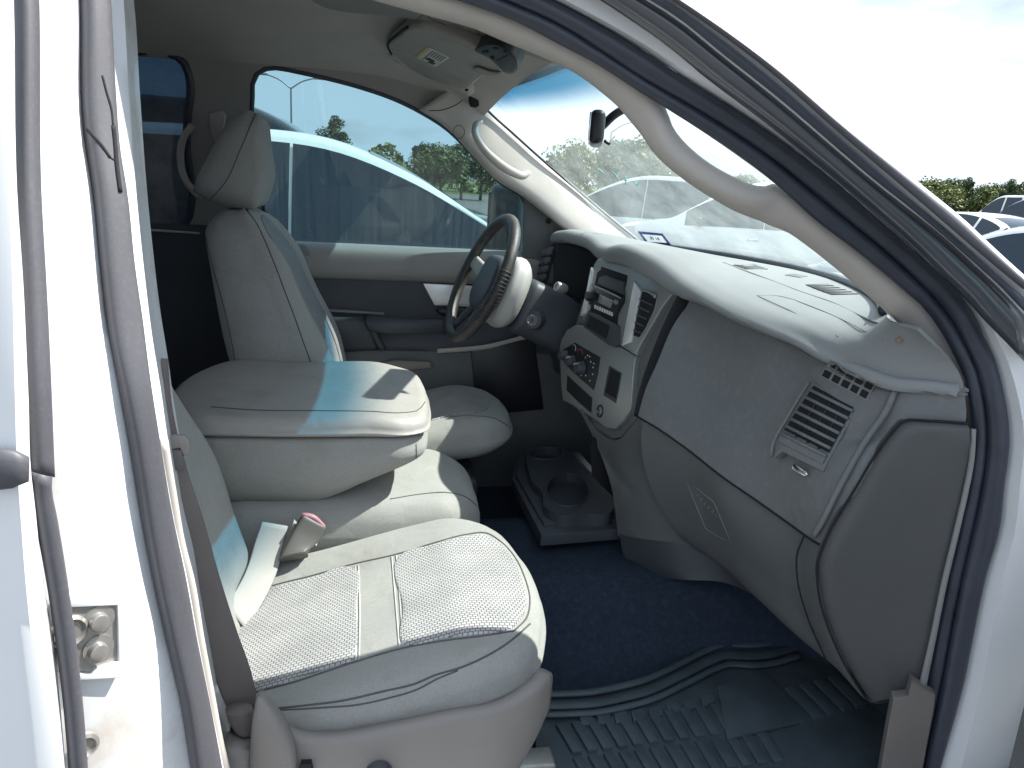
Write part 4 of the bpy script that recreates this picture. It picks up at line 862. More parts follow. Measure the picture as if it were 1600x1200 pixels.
slab('climate_panel', cp(z3([(330,45),(480,130),(628,215),(600,400),(550,600),(390,460),(250,330),(180,240),(190,130)]), .0125), CP.n*-.004, 'black_plastic', stk, .001)
for (x, y, r) in ((228,195,.015), (312,262,.017), (425,345,.019)):
    c = CP.on(860+x/7.5, 530+y/7.5, .0125)
    k_ = lathe('climate_knob', c, CP.n, [(0,.020),(r*.75,.020),(r*.85,.017),(r*.9,.005),(r,.003),(r,0)], 'dark_slate', stk, 24)
for (x, y) in ((335,222), (425,298)):
    slab('knob_mark', cp(z3([(x-25,y+8),(x-8,y-6),(x+28,y-6),(x+28,y+2),(x-5,y+4),(x-22,y+15)]), .034), CP.n*-.001, 'print_white', stk, 0)
tube('dial_arc', cp(z3([(315,78),(335,70),(348,95),(345,140)]), .0135), .0007, 'print_white', stk, n=12)
tube('dial_arc', cp(z3([(365,150),(390,122),(415,130),(430,185)]), .0135), .0008, 'print_red', stk, n=12)
for (x, y) in ((488,195), (512,208), (462,220), (525,270), (562,290), (552,335), (548,415), (515,490), (410,430), (465,430)):
    slab('dial_mark', cp(z3([(x-5,y-9),(x+5,y-5),(x+5,y+9),(x-5,y+5)]), .0135), CP.n*-.0006, 'print_white', stk, 0)
slab('cubby', cp(z3([(735,315),(882,400),(850,580),(812,755),(665,660),(700,480)]), .0115), CP.n*-.003, 'dark_slate', stk, .001)
slab('cubby_opening', cp(z3([(755,345),(870,405),(845,560),(815,700),(690,625),(725,480)]), .0125), CP.n*-.003, 'gap_black', stk, .001)
slab('slot_opening', cp(z3([(238,425),(380,555),(532,692),(520,868),(370,740),(232,602)]), .0115), CP.n*-.003, 'gap_black', stk, .001)
lc = CP.on(860+625/7.5, 530+845/7.5, .010)
lathe('power_socket', lc, CP.n, [(0,-.002),(.012,-.002),(.0125,.003),(.0155,.003),(.017,0)], 'black_plastic', stk, 24)
lathe('socket_contact', CP.on(860+605/7.5, 530+850/7.5, .010), CP.n, [(0,.004),(.006,.004),(.007,.0)], 'chrome', stk, 14)
# lower console trim and the tunnel beneath
surf('tunnel_cover', [DL(((905,640,.12),(935,675,.04),(962,688,-.05),(985,668,-.13),(998,652,-.19))), DL(((930,690,.06),(950,720,.0),(975,730,-.08),(1005,715,-.15),(1015,700,-.2))), DL(((955,760,-.03),(975,775,-.08),(1000,785,-.13),(1030,780,-.18),(1045,770,-.22))), DL(((966,838,-.06),(985,843,-.10),(1015,846,-.15),(1060,850,-.2),(1092,856,-.24)))], 'dash_lower', truck, nu=24, nv=24, thick=.006, label='grey cover under the centre stack')
slab('tunnel_opening', [W(x, y, .05) for x, y in ((926,684),(950,698),(958,765),(960,778),(925,745),(922,700))], (.03,.02,0), 'gap_black', truck, 0)
surf('tunnel', [DL(((968,836,-.07),(1000,842,-.13),(1050,848,-.19),(1120,862,-.23),(1160,880,-.25))), DL(((975,868,-.09),(1005,882,-.14),(1050,890,-.2),(1120,892,-.24),(1175,915,-.26))), DL(((1000,892,-.13),(1030,902,-.17),(1070,906,-.22),(1130,910,-.25),(1190,935,-.27)))], 'dark_slate', truck, nu=16, nv=12, thick=.006)

# ---- cup holder console on the tunnel
CZ = .70
base = [WZ(x, y, .665) for x, y in ((800,748),(846,836),(970,826),(962,770),(905,706),(835,702),(806,712))]
cupc = slab('cup_holder', base, (0,0,-.03), 'dark_slate', truck, .004, 'dark floor console with two cup holders')
slab('console_tray', [WZ(x, y, .675) for x, y in ((806,742),(850,818),(962,810),(955,772),(900,706),(838,704),(810,714))], (0,0,-.02), 'dark_slate', cupc, .004)
def ell(cx, cy, rx, ry, n, z): return [WZ(cx+rx*math.cos(2*math.pi*k/n), cy+ry*math.sin(2*math.pi*k/n), z) for k in range(n)]
c1 = ell(853, 709, 27, 9.5, 20, CZ); c2 = ell(887, 766, 33, 26, 20, CZ)
slab('cup_body', [WZ(x, y, CZ) for x, y in sm(((822,716),(824,702),(852,697),(885,702),(905,720),(930,745),(957,775),(957,798),(915,803),(868,802),(850,790),(847,768),(832,752),(826,735)), 50)], (0,0,-.035), 'dark_slate', cupc, .003, holes=[c1, c2])
for c in (c1, c2):
    tube('cup_rim', [p+Vector((0,0,.001)) for p in c], .0025, 'dark_slate', cupc, n=36, closed=True)
    slab('cup_floor', [p+Vector((0,0,-.03)) for p in c], (0,0,-.004), 'black_plastic', cupc, 0)
tube('console_rib', [WZ(x, y, .677) for x, y in ((828,735),(832,722),(870,722),(900,738))], .002, 'dark_slate', cupc, n=16)

# ---- cab floor and the loose rubber mat
FZ = .46
flr = surf('cab_floor', [[Vector((-.9,y,FZ)) for y in (-.86,-.3,-.18,0,.18,.3,.80)], [Vector((.1,y,FZ+(.14 if abs(y) < .2 else 0))) for y in (-.86,-.3,-.18,0,.18,.3,.80)], [Vector((.95,y,FZ+(.16 if abs(y) < .2 else 0))) for y in (-.86,-.3,-.18,0,.18,.3,.80)], [Vector((1.1,y,FZ+.06+(.13 if abs(y) < .2 else 0))) for y in (-.86,-.3,-.18,0,.18,.3,.80)], [Vector((1.25,y,.75)) for y in (-.86,-.3,-.18,0,.18,.3,.80)], [Vector((1.27,y,1.30)) for y in (-.86,-.3,-.18,0,.18,.3,.80)]], 'carpet', truck, nu=30, nv=30, smoothv=False, thick=.01, label='dark navy carpet of the front footwell')
surf('cab_floor', [[Vector((-1.75,y,FZ)) for y in (-.86,0,.80)], [Vector((-.9,y,FZ-.001)) for y in (-.86,0,.80)]], 'carpet', truck, nu=6, thick=.01)
MZ = FZ+.014
fm = empty('floor_mat', WZ(1100,1120,MZ))
tag(fm, 'ribbed dark rubber floor mat lying in the passenger footwell', 'floor mat')
mo = fm.location.copy()
def mz(px, py, h=0.): 
    return WZ(px, py, MZ) + Vector((0,0,h)) - mo
front = [(835,1083),(880,1082),(925,1079),(960,1072),(1000,1062),(1060,1035),(1110,1010),(1130,1003),(1160,1005),(1190,1003),(1240,990),(1290,975)]
slab('mat_base', [mz(*p) for p in front + [(1345,1010),(1440,1140),(1470,1290),(850,1300),(838,1200)]], (0,0,-.008), 'mat_rubber', fm, .002)
def mshift(dx, dy, pts=front[:-1]): return [(x+dx, y+dy) for x, y in pts]
for d, w, h in ((2, 10, .008), (16, 14, .005), (35, 9, .009)):
    bar('mat_ridge', [mz(*p, h) for p in mshift(d*.25, d)], [mz(*p, h) for p in mshift((d+w)*.25, d+w)], .010, 'mat_rubber', fm, nu=40, nc=8)
for k in range(11):
    x = 905+27*k; y = 1124-.02*k*k*15 if False else 1122-1.0*k-.45*k*k
    slab('mat_tick', [mz(*p, .007) for p in ((x,y),(x+19,y-3-k*.8),(x+23,y+12-k*.8),(x+3,y+16))], (0,0,-.009), 'mat_rubber', fm, .001)
for r_ in range(3):
    for k in range(13):
        x0 = 868+24*k+r_*26; y0 = 1136+r_*52-k*3.2; sl = 26
        slab('mat_rib', [mz(*p, .008) for p in ((x0,y0),(x0+15,y0-2),(x0+15+sl,y0+42),(x0+sl,y0+44))], (0,0,-.010), 'mat_rubber', fm, .0025)
for k in range(6):
    x0 = 1205+22*k; y0 = 1085-6*k
    slab('mat_rib', [mz(*p, .008) for p in ((x0,y0),(x0+14,y0-5),(x0+62,y0+42),(x0+46,y0+48))], (0,0,-.010), 'mat_rubber', fm, .0025)
slab('mat_pad', [mz(*p, .010) for p in ((1120,1078),(1195,1055),(1260,1130),(1135,1160))], (0,0,-.007), 'mat_rubber', fm, .002)

# ---- seats
def seam(ob, pts, r=.0013, material='seam', off=.0004, name='seam'):
    q = drape(ob, pts, off, 5)
    if len(q) > 2: return tube(name, q, r, material, ob, n=0, nc=6)
def sst(x, a, b):
    t = max(0, min(1, (x-a)/(b-a))); return t*t*(3-2*t)
I4 = Matrix.Identity(4)
def ph(x, y):
    d = y+.475
    return .756 + .27*x + .016*sst(d, .10, .20) - .006*sst(d, .20, .27) - .006*sst(-d, .14, .20) - .016*sst(-d,.20,.27) - .04*sst(x, .14, .32)
pout = [(-.30,-.70),(-.15,-.735),(.05,-.742),(.19,-.73),(.265,-.69),(.305,-.60),(.322,-.48),(.313,-.37),(.285,-.29),(.235,-.24),(.12,-.215),(-.1,-.215),(-.30,-.22)]
pc = cushion('seat_cushion', pout, ph, lambda u, v: .69+.10*u, .045, I4, 'seat_fabric', truck, N=110, rings=14, bulge=.010, inset=.015, label='passenger seat cushion with woven panels, lit by the sun')
pt = bvh(pc)
def panel(name, px, parent, hf, tree, material, lift=.003):
    q = drape(tree, [tuple(v)[:2] for v in cr([(*p, 0) for p in px], 60, True)], 0)
    return cushion(name, [(p.x, p.y) for p in q], lambda u, v: hf(u, v)+lift, lambda u, v: hf(u, v)-.012, .004, I4, material, parent, N=100, rings=10, bulge=0, inset=0)
panel('woven_panel', [(345,960),(375,932),(430,917),(490,902),(545,886),(555,889),(557,950),(557,1015),(552,1031),(520,1042),(460,1062),(405,1079),(385,1075),(360,1020)], pc, ph, pt, 'seat_weave')
panel('woven_panel', [(621,872),(626,867),(680,851),(730,838),(757,836),(778,848),(800,872),(816,905),(823,940),(818,962),(800,982),(760,990),(690,998),(640,1009),(631,1007),(628,950)], pc, ph, pt, 'seat_weave')
for px in ([(555,886),(557,950),(556,1032)], [(560,884),(562,950),(561,1031)], [(619,868),(625,940),(630,1010)], [(612,870),(618,940),(624,1012)]):
    seam(pc, px, .0016, 'piping', name='piping')
seam(pc, [(370,933),(430,914),(490,899),(550,882),(620,866),(680,848),(730,835),(760,833),(782,846),(804,870),(820,903),(828,938),(823,965),(803,986)], .0016)
seam(pc, [(400,1082),(460,1066),(520,1046),(560,1033),(630,1013),(690,1002),(760,993),(803,986)], .0016)
seam(pc, [(432,1107),(480,1102),(540,1094),(600,1080),(650,1068),(680,1055),(720,1043),(760,1025),(800,1000),(828,975)], .0016)
seam(pc, [(432,1110),(500,1106),(560,1101),(610,1090),(650,1078),(685,1060),(715,1048)], .0013)

for p in ((662,858),(664,857)): pass
# driver seat: the same cushion, slid forward and raised
DX, DZ = .10, .060
MD = Matrix(((1,0,0,DX),(0,-1,0,-.012),(0,0,1,DZ),(0,0,0,1)))
dc = cushion('seat_cushion', pout, ph, lambda u, v: .69+.10*u, .045, MD, 'seat_fabric', truck, N=90, rings=12, bulge=.010, inset=.015, label='driver seat cushion in shade')
cushion('woven_panel', [(-.2,-.60),(0,-.61),(.15,-.60),(.24,-.55),(.26,-.48),(.24,-.39),(.15,-.35),(0,-.34),(-.2,-.35)], lambda u, v: ph(u, v)+.003, lambda u, v: ph(u, v)-.01, .004, MD, 'seat_weave', dc, N=70, rings=8, bulge=0, inset=0)
seam(dc, [(655,660),(700,652),(740,650),(775,655),(797,668)], .0016)
seam(dc, [(655,632),(690,622),(720,628),(745,645)], .0012)
# centre seat
def ch(x, y): return .826 - .012*(y/.2)**2 - .02*sst(x, .15, .27)
cc_ = cushion('seat_cushion', [(-.3,-.19),(-.1,-.2),(.12,-.2),(.2,-.185),(.245,-.14),(.262,0),(.245,.14),(.2,.185),(.12,.2),(-.3,.2)], ch, .70, .05, I4, 'seat_fabric', truck, N=80, rings=10, label='centre seat cushion under the armrest')
seam(cc_, [(610,780),(660,772),(700,770),(730,778),(744,790)], .0014)
rbox('seat_base', (.5, .36, .2), (-.05, 0, .57), 'dark_slate', truck, .03)
# backrests
def backrest(o, lean, label, panel_=True, topw=1.0, tall=1.0, w0=-.155):
    s, c = math.sin(lean), math.cos(lean); F = frame(o, (0,1,0), (-s,0,c), (c,0,s))
    ol = [(-.235,-.06),(-.255,.08),(-.258,.2),(-.245,.36),(-.222,.50),(-.18,.585),(-.10,.615),(0,.62),(.10,.615),(.18,.585),(.222,.50),(.245,.36),(.258,.2),(.255,.08),(.235,-.06)]
    ol = [(u, v*tall) for u, v in ol]
    def hb(u, v): return .012*sst(abs(u), .12, .19) - .012*sst(abs(u), .19, .25) + .02*math.exp(-((v-.16)/.12)**2) - .035*sst(v, .42*tall, .62*tall)
    b = cushion('seat_backrest', ol, hb, lambda u, v: w0+.05*sst(v, .2, .6), .045, F, 'seat_fabric', truck, N=96, rings=12, bulge=.01, inset=.01, label=label)
    if panel_:
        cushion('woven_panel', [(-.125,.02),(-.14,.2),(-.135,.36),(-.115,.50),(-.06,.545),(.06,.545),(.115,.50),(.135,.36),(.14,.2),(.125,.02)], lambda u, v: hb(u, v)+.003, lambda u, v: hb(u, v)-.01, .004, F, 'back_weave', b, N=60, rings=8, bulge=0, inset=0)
    return b, F
pb, _ = backrest(Vector((-.262,-.475,.80)), R(20.8), 'passenger seat backrest behind the belt', False)
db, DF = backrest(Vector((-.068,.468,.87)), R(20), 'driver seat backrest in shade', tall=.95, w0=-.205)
seam(db, [(385,328),(398,345),(412,372),(428,410),(445,455),(462,500),(476,540),(488,572)], .0016)
seam(db, [(318,345),(328,400),(342,450),(355,500),(366,555),(370,590)], .0016)
hx = Vector((-.303,.468,1.406)); hv = Vector((.13,0,.99)).normalized(); hw = Vector((hv.z,0,-hv.x))
hr = cushion('headrest', [(-.10,.0),(-.135,.03),(-.14,.10),(-.13,.185),(-.09,.225),(0,.232),(.09,.225),(.13,.185),(.14,.10),(.135,.03),(.10,.0),(0,-.004)], lambda u, v: .012+.018*math.exp(-((v-.08)/.07)**2)-.01*(v/.23), lambda u, v: -.145+.075*(v/.23), .024, frame(hx, (0,1,0), hv, hw), 'seat_fabric', truck, N=64, rings=8, label='driver seat headrest')
seam(hr, [(330,310),(352,285),(375,235),(390,200),(400,178)], .0014) 
for s in (-.06, .06): cyl('headrest_post', hx + Vector((-.03, s, -.06)), (.1,0,1), .006, .006, .08, 'chrome', hr, 12)
# passenger side base trims
bt = bar('seat_side_trim', [W(*p) for p in ((436,1128,-.755),(470,1143,-.76),(520,1146,-.765),(600,1133,-.765),(700,1112,-.765),(790,1094,-.755),(835,1066,-.73),(853,1046,-.70))], [W(*p) for p in ((440,1290,-.77),(480,1300,-.775),(530,1300,-.775),(610,1290,-.775),(700,1270,-.775),(775,1235,-.765),(808,1190,-.74),(846,1110,-.70))], .03, 'seat_plastic', truck, nu=40, nc=16, power=5, label='beige plastic side trim under the passenger seat')
bar('recline_cover', [W(*p) for p in ((402,1084,-.775),(395,1120,-.785),(390,1180,-.785),(388,1290,-.785))], [W(*p) for p in ((414,1084,-.775),(440,1118,-.785),(456,1150,-.785),(458,1290,-.785))], .035, 'seat_plastic', bt, nu=20, nc=14, power=3.5)
slab('slot', [W(x, y, -.79) for x, y in ((470,1195),(486,1194),(490,1212),(466,1212))], (0,.01,0), 'gap_black', bt, 0)
lathe('recline_knob', W(592,1206,-.785), (0,-1,0), [(0,.02),(.016,.02),(.019,.016),(.02,0)], 'dark_slate', bt, 20)
rbox('seat_base', (.46, .44, .2), (-.02, -.47, .58), 'dark_slate', truck, .02)
rbox('seat_base', (.46, .44, .24), (.08, .46, .58), 'dark_slate', truck, .02)
rbox('seat_rail', (.58, .05, .05), (.05, -.62, .49), 'steel', truck, .006)
bar('belt_anchor', [NS(*p, -.755) for p in ((352,1108),(356,1125),(366,1140))], [NS(*p, -.75) for p in ((395,1105),(402,1125),(396,1144))], .03, 'belt_web', belt, nu=12)
slab('belt_slot', [NS(x, y, -.76) for x, y in ((359,1141),(399,1148),(397,1157),(359,1149))], (0,.01,0), 'gap_black', belt, 0)
bar('sill_box', [NS(*p, -.775) for p in ((352,1155),(354,1200),(356,1290))], [NS(*p, -.77) for p in ((398,1160),(398,1200),(398,1290))], .04, 'seat_plastic', bt, nu=8, power=4)
# centre armrest
def lh(x, y): return 1.014 + .030*((y+.19)/.39) - .010*sst(x, .0, .13) - .006*sst(-x, .3, .42)
lid = cushion('armrest_lid', [(-.41,-.10),(-.36,-.175),(-.25,-.19),(0,-.19),(.08,-.187),(.12,-.16),(.137,-.08),(.14,.0),(.137,.09),(.118,.17),(.07,.2),(-.2,.2),(-.36,.195),(-.41,.12)], lh, .974, .026, I4, 'seat_vinyl', truck, N=100, rings=12, bulge=.006, inset=.004, label='padded lid of the centre armrest, half in sun')
seam(lid, [(330,636),(400,641),(500,642),(580,643),(630,645),(655,640),(664,628)], .0013)
def ab(u, v): return .818 + .075*sst(u, -.12, .12)
body = cushion('armrest_body', [(-.40,-.10),(-.35,-.17),(-.25,-.185),(0,-.187),(.075,-.182),(.112,-.155),(.128,-.08),(.132,.0),(.128,.09),(.11,.165),(.06,.19),(-.36,.19),(-.40,.10)], lambda u, v: .9685, ab, .012, I4, 'seat_fabric', truck, N=90, rings=5, bulge=.014, inset=.03, label='cloth body of the centre armrest')
seam(body, [(650,694),(650,715),(645,735),(636,750)], .0013)
# belt buckle and pale strap between the seats
bk = bar('belt_buckle', [W(*p) for p in ((437,877,-.30),(447,850,-.285),(460,824,-.27),(473,803,-.26))], [W(*p) for p in ((478,866,-.30),(486,858,-.285),(498,845,-.27),(509,823,-.26))], .026, 'buckle_grey', truck, nu=16, nc=16, power=5, label='grey belt buckle with a red button between the seats')
bar('release_button', [W(473,801,-.262), W(490,804,-.262), W(508,820,-.262)], [W(471,806,-.264), W(488,811,-.264), W(506,827,-.264)], .016, 'red_plastic', bk, nu=8, power=4)
bar('buckle_band', [W(459,815,-.252), W(470,828,-.252), W(496,846,-.252)], [W(457,819,-.252), W(468,832,-.252), W(495,849,-.252)], .034, 'belt_pale', bk, nu=10)
bar('lap_strap', [W(*p) for p in ((409,815,-.25),(400,840,-.27),(388,880,-.31),(372,915,-.38),(352,945,-.45))], [W(*p) for p in ((450,822,-.25),(444,848,-.27),(434,890,-.31),(415,935,-.38),(385,985,-.45))], .003, 'belt_pale', truck, nu=24, label='pale lap belt strap over the passenger cushion')
# rear cabin, in the dark
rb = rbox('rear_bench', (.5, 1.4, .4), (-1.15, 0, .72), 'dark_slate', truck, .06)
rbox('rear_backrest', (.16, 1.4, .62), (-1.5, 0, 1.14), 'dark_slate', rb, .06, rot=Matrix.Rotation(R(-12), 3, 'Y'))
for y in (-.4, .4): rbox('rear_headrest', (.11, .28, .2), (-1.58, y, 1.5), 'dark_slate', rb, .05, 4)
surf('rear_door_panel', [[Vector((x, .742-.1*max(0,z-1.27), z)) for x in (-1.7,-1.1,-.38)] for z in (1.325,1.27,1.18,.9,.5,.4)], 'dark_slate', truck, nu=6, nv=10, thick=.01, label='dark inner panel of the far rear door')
bar('sill_strip', [FS(150,352,.738), FS(230,357,.738), FS(312,363,.738)], [FS(150,357,.738), FS(230,361,.738), FS(312,366,.738)], .01, 'trim_beige', truck, nu=8)
belt2 = bar('seat_belt', [FS(326,175,.70), FS(331,200,.70), FS(335,222,.70)], [FS(329,175,.70), FS(335,200,.70), FS(338,222,.70)], .003, 'belt_pale', truck, nu=8)
loop = [FS(x, y, .68) for x, y in ((325,176),(347,173),(351,185),(343,205),(333,222))]
tube('belt_guide', [FS(x, y, .68) for x, y in ((300,196),(287,215),(282,245),(287,275),(302,298),(316,310))], .010, 'trim_beige', belt2, n=20)
slab('guide_plate', [FS(x, y, .69) for x, y in ((326,178),(346,173),(352,180),(348,205),(335,222),(328,205))], (0,.02,0), 'trim_beige', belt2, .004)
# far exterior mirror, outside the driver window
xm = rbox('exterior_mirror', (.12, .20, .27), W(792,348,1.02), 'mirror_black', truck, .03, 4, rot=Matrix.Rotation(R(-12), 3, 'Z'), label='black exterior mirror outside the driver window')
rbox('mirror_glass', (.006, .16, .21), W(792,348,1.02) + Vector((-.062, .012, 0)), 'car_glass', xm, .003, 2, rot=Matrix.Rotation(R(-12), 3, 'Z'))

# the near rear side of the cab, left of the picture
side = slab('cab_side', [Vector((x, -.985, z)) for x, z in ((-.50,.44),(-.50,1.18),(-1.78,1.18),(-1.78,.44))], (0,.05,0), 'white_paint', truck, .01, 'white rear door skin left of the picture')
slab('window_frame', [Vector((-.50,-.95,1.17)), Vector((-.50,-.76,1.83)), Vector((-.62,-.76,1.83)), Vector((-.62,-.95,1.17))], (0,.04,0), 'white_paint', side, .004)
slab('window_frame', [Vector((-1.66,-.95,1.17)), Vector((-1.66,-.76,1.83)), Vector((-1.78,-.76,1.83)), Vector((-1.78,-.95,1.17))], (0,.04,0), 'white_paint', side, .004)
mk('rear_glass', [(-.6,-.93,1.17),(-1.68,-.93,1.17),(-1.68,-.75,1.84),(-.6,-.75,1.84)], [(0,1,2,3)], 'privacy_glass', side, False)

# ---- the passenger door, swung open forward of the doorway
dd = Vector((-math.cos(R(72)), -math.sin(R(72)), 0)); dn = Vector((dd.y, -dd.x, 0))     # along the door, towards the cab
dh = Vector((1.0, -1.0, 0))
def dpt(s, z, o=0.): return dh + dd*s + dn*o + Vector((0, 0, z))
pd = slab('front_door', [dpt(*p) for p in ((0,.42),(.95,.40),(1.0,.6),(1.02,1.22),(0,1.20))], dn*.09, 'white_paint', truck, .02, 'open white passenger door')
slab('door_card', [dpt(*p, .092) for p in ((.06,.5),(.9,.48),(.96,.65),(.97,1.2),(.04,1.18))], dn*.03, 'dash_lower', pd, .01)
tube('window_frame', [dpt(*p, .04) for p in ((.02,1.2),(.25,1.45),(.5,1.66),(.65,1.72),(.98,1.72),(1.03,1.5),(1.03,1.2))], .03, 'rubber', pd, n=40)
mk('door_glass', [dpt(*p, .04) for p in ((.02,1.2),(.25,1.45),(.5,1.66),(.65,1.72),(.98,1.72),(1.03,1.2))], [(0,1,2,3,4,5)], 'door_glass', pd, False)
for ch_ in truck.children: ch_.matrix_parent_inverse = Matrix.Translation((0, 0, -GZ))

# ================================================================== the lot around the truck
g = mk('ground', [(-700,-700,GZ),(700,-700,GZ),(700,700,GZ),(-700,700,GZ)], [(0,1,2,3)], 'asphalt', None, False); g['kind'] = 'structure'
gv = mk('verge', [(-400,62,GZ+.006),(400,62,GZ+.006),(400,300,GZ+.006),(-400,300,GZ+.006)], [(0,1,2,3)], 'grass', None, False); gv['kind'] = 'structure'
# ---- cars: one body surface per kind, panes and lamps laid on it
def interp(tbl, x): return float(np.interp(x, [a for a, _ in tbl], [b for _, b in tbl]))
KINDS = {
 'crossover': dict(L=4.6, W=.92, belt=1.02, top=[(-2.3,.62),(-2.25,.98),(-2.12,1.30),(-1.85,1.58),(-1.3,1.70),(-.5,1.745),(.15,1.71),(.55,1.56),(.95,1.33),(1.3,1.12),(1.7,1.05),(2.1,.93),(2.25,.72),(2.3,.5)], wr=.66, panes=[(-1.75,-1.10),(-1.085,-.085),(-.07,1.06)], wind=(.32,1.2), rear=(-2.16,-1.9), wh=(-1.4,1.42), wrad=.34),
 'sedan': dict(L=4.7, W=.90, belt=.92, top=[(-2.35,.60),(-2.3,.92),(-2.1,1.02),(-1.6,1.08),(-1.2,1.27),(-.7,1.40),(-.1,1.45),(.35,1.40),(.75,1.22),(1.15,1.02),(1.6,.96),(2.1,.86),(2.3,.66),(2.35,.45)], wr=.60, panes=[(-1.35,-.75),(-.68,.08),(.16,.98)], wind=(.42,1.08), rear=(-1.55,-.85), wh=(-1.38,1.42), wrad=.32),
 'suv': dict(L=4.9, W=.96, belt=1.15, top=[(-2.45,.62),(-2.42,1.1),(-2.32,1.62),(-2.1,1.80),(-1.4,1.88),(-.4,1.90),(.2,1.87),(.55,1.70),(.9,1.40),(1.15,1.20),(1.6,1.16),(2.2,1.08),(2.4,.85),(2.45,.5)], wr=.74, panes=[(-2.05,-1.3),(-1.22,-.3),(-.22,.72)], wind=(.38,1.02), rear=(-2.40,-2.26), wh=(-1.5,1.5), wrad=.38),
 'van': dict(L=5.2, W=.98, belt=1.15, top=[(-2.6,.62),(-2.58,1.2),(-2.5,1.85),(-2.3,2.02),(-1.4,2.08),(0,2.08),(.7,2.02),(1.05,1.82),(1.4,1.48),(1.7,1.25),(2.1,1.12),(2.45,.95),(2.6,.6)], wr=.82, panes=[(-2.3,-1.45),(-1.35,-.45),(-.35,.35),(.43,1.35)], wind=(.85,1.6), rear=(-2.56,-2.4), wh=(-1.6,1.65), wrad=.36),
}
def make_car(kind, paint, name, label, cat, group=None):
    K = KINDS[kind]; Lh = K['L']/2; belt = K['belt']; Wd = K['W']
    root = empty(name); tag(root, label, cat, group)
    topl = [tuple(v)[:2] for v in cr([(x, z, 0) for x, z in K['top']], 120)]
    def zt(x): return float(np.interp(x, [p[0] for p in topl], [p[1] for p in topl]))
    def half(x):                              # plan taper at the ends
        e = abs(x)/Lh; return Wd*(1-.16*max(0, (e-.62)/.38)**2.2)
    def sec(x):
        z = zt(x); w = half(x); b = min(belt, z-.02); cab = max(0.0, min(1.0, (z-belt)/(max(zt(0)-belt, .1)))); wr = w-(Wd-K['wr'])*cab*.9-.03
        ar = .0
        for wx in K['wh']: ar = max(ar, math.sqrt(max(0, (K['wrad']+.06)**2-(x-wx)**2)))
        zb = .24 if ar == 0 else max(.24, K['wrad']+ar*.92-.0)
        zb = min(zb, b-.12)
        r = [(w*.93, zb), (w*.985, zb+(b-zb)*.25), (w, zb+(b-zb)*.55), (w*.985, b-.03), (w*.97 if cab > .02 else w*.93, b)]
        t = z-b
        r += [(w*.97+(wr-w*.97)*.45, b+t*.45), (wr, b+t*.92), (wr-.05, b+t*.97), (wr*.55, z-.008*cab), (0, z)] if cab > .02 else [(w*.86, b+t*.5), (w*.75, b+t*.8), (w*.6, b+t*.93), (w*.4, z-.004), (0, z)]
        return r
    xs = sorted(set(list(np.linspace(-Lh, Lh, 90)))); V = []; 
    for x in xs:
        s = sec(x); ringp = [(x, y, z) for y, z in s] + [(x, -y, z) for y, z in reversed(s[:-1])]; V += ringp
    nc = len(ringp); F = grid_faces(len(xs), nc); F.append(tuple(range(nc))); F.append(tuple((len(xs)-1)*nc+k for k in reversed(range(nc))))
    mk('body', V, F, paint, root, sharp=50)
    def side_pt(x, t, s, off):                # t 0..1 from belt to roof edge
        r = sec(x); a, m_, b = Vector((r[4][0], r[4][1])), Vector((r[5][0], r[5][1])), Vector((r[6][0], r[6][1]))
        p = a.lerp(m_, t/.52) if t < .52 else m_.lerp(b, (t-.52)/.48)
        return Vector((x, s*(p.x+off), p.y+off*.2))
    for s in (-1, 1):
        for x0, x1 in K['panes']:
            pts = []; ng = 14
            for i in range(ng+1):
                for t in (.06, .5, .97):
                    x = x0+(x1-x0)*i/ng; pts.append(side_pt(x, t, s, .006))
            keep = grid_faces(ng+1, 3)
            mk('side_pane', pts, keep, 'car_glass', root)
    for nm, (x0, x1) in (('windscreen', K['wind']), ('rear_window', K['rear'])):
        pts = []
        for i in range(9):
            x = x0+(x1-x0)*i/8; wr = sec(x)[7][0]*.93
            for j in range(9):
                v = -1+2*j/8; pts.append(Vector((x+(.006 if x > 0 else -.006), v*wr, zt(x)+.008-.025*v*v)))
        mk(nm, pts, grid_faces(9, 9), 'car_glass', root)
    for wx in K['wh']:
        for s in (-1, 1):
            r = K['wrad']; ty = lathe('wheel', (wx, s*(Wd-.02), r), (0, -s, 0), [(0,.02),(r*.62,.02),(r*.66,.0),(r*.93,.0),(r,.04),(r,.18),(r*.9,.22),(0,.22)], 'tyre', root, 28)
            lathe('rim', (wx, s*(Wd-.018), r), (0, -s, 0), [(0,.0),(r*.15,.0),(r*.22,.02),(r*.55,.015),(r*.63,.0),(r*.63,.05),(0,.05)], 'rim_alloy', ty, 24)
    for s in (-1, 1):
        x = Lh-.16; rbox('headlight', (.16, .32, .12), (x, s*half(x)*.70, zt(x)-.16), 'car_lamp', root, .03)
        x = -Lh+.08; rbox('tail_light', (.10, .16, .26), (x, s*half(x)*.86, min(belt, zt(x))-.16), 'car_tail', root, .02)
        rbox('door_mirror', (.10, .20, .14), (K['wind'][1]-.35, s*(Wd+.06), belt+.08), 'black_plastic', root, .03)
        for x0, x1 in K['panes'][-2:]: rbox('door_handle', (.16, .025, .03), (x0+.12, s*(Wd-.006), belt-.12), 'chrome', root, .008)
    rbox('bumper', (.14, Wd*1.5, .16), (Lh-.05, 0, .42), 'black_plastic', root, .04)
    rbox('bumper', (.14, Wd*1.5, .16), (-Lh+.05, 0, .42), 'black_plastic', root, .04)
    return root
def put(root, x, y, rz): root.location = (x, y, GZ); root.rotation_euler = (0, 0, rz); return root
wcar = put(make_car('crossover', 'car_white', 'parked_car', 'white crossover parked right beside the driver window', 'car'), -.33, 3.25, 0)
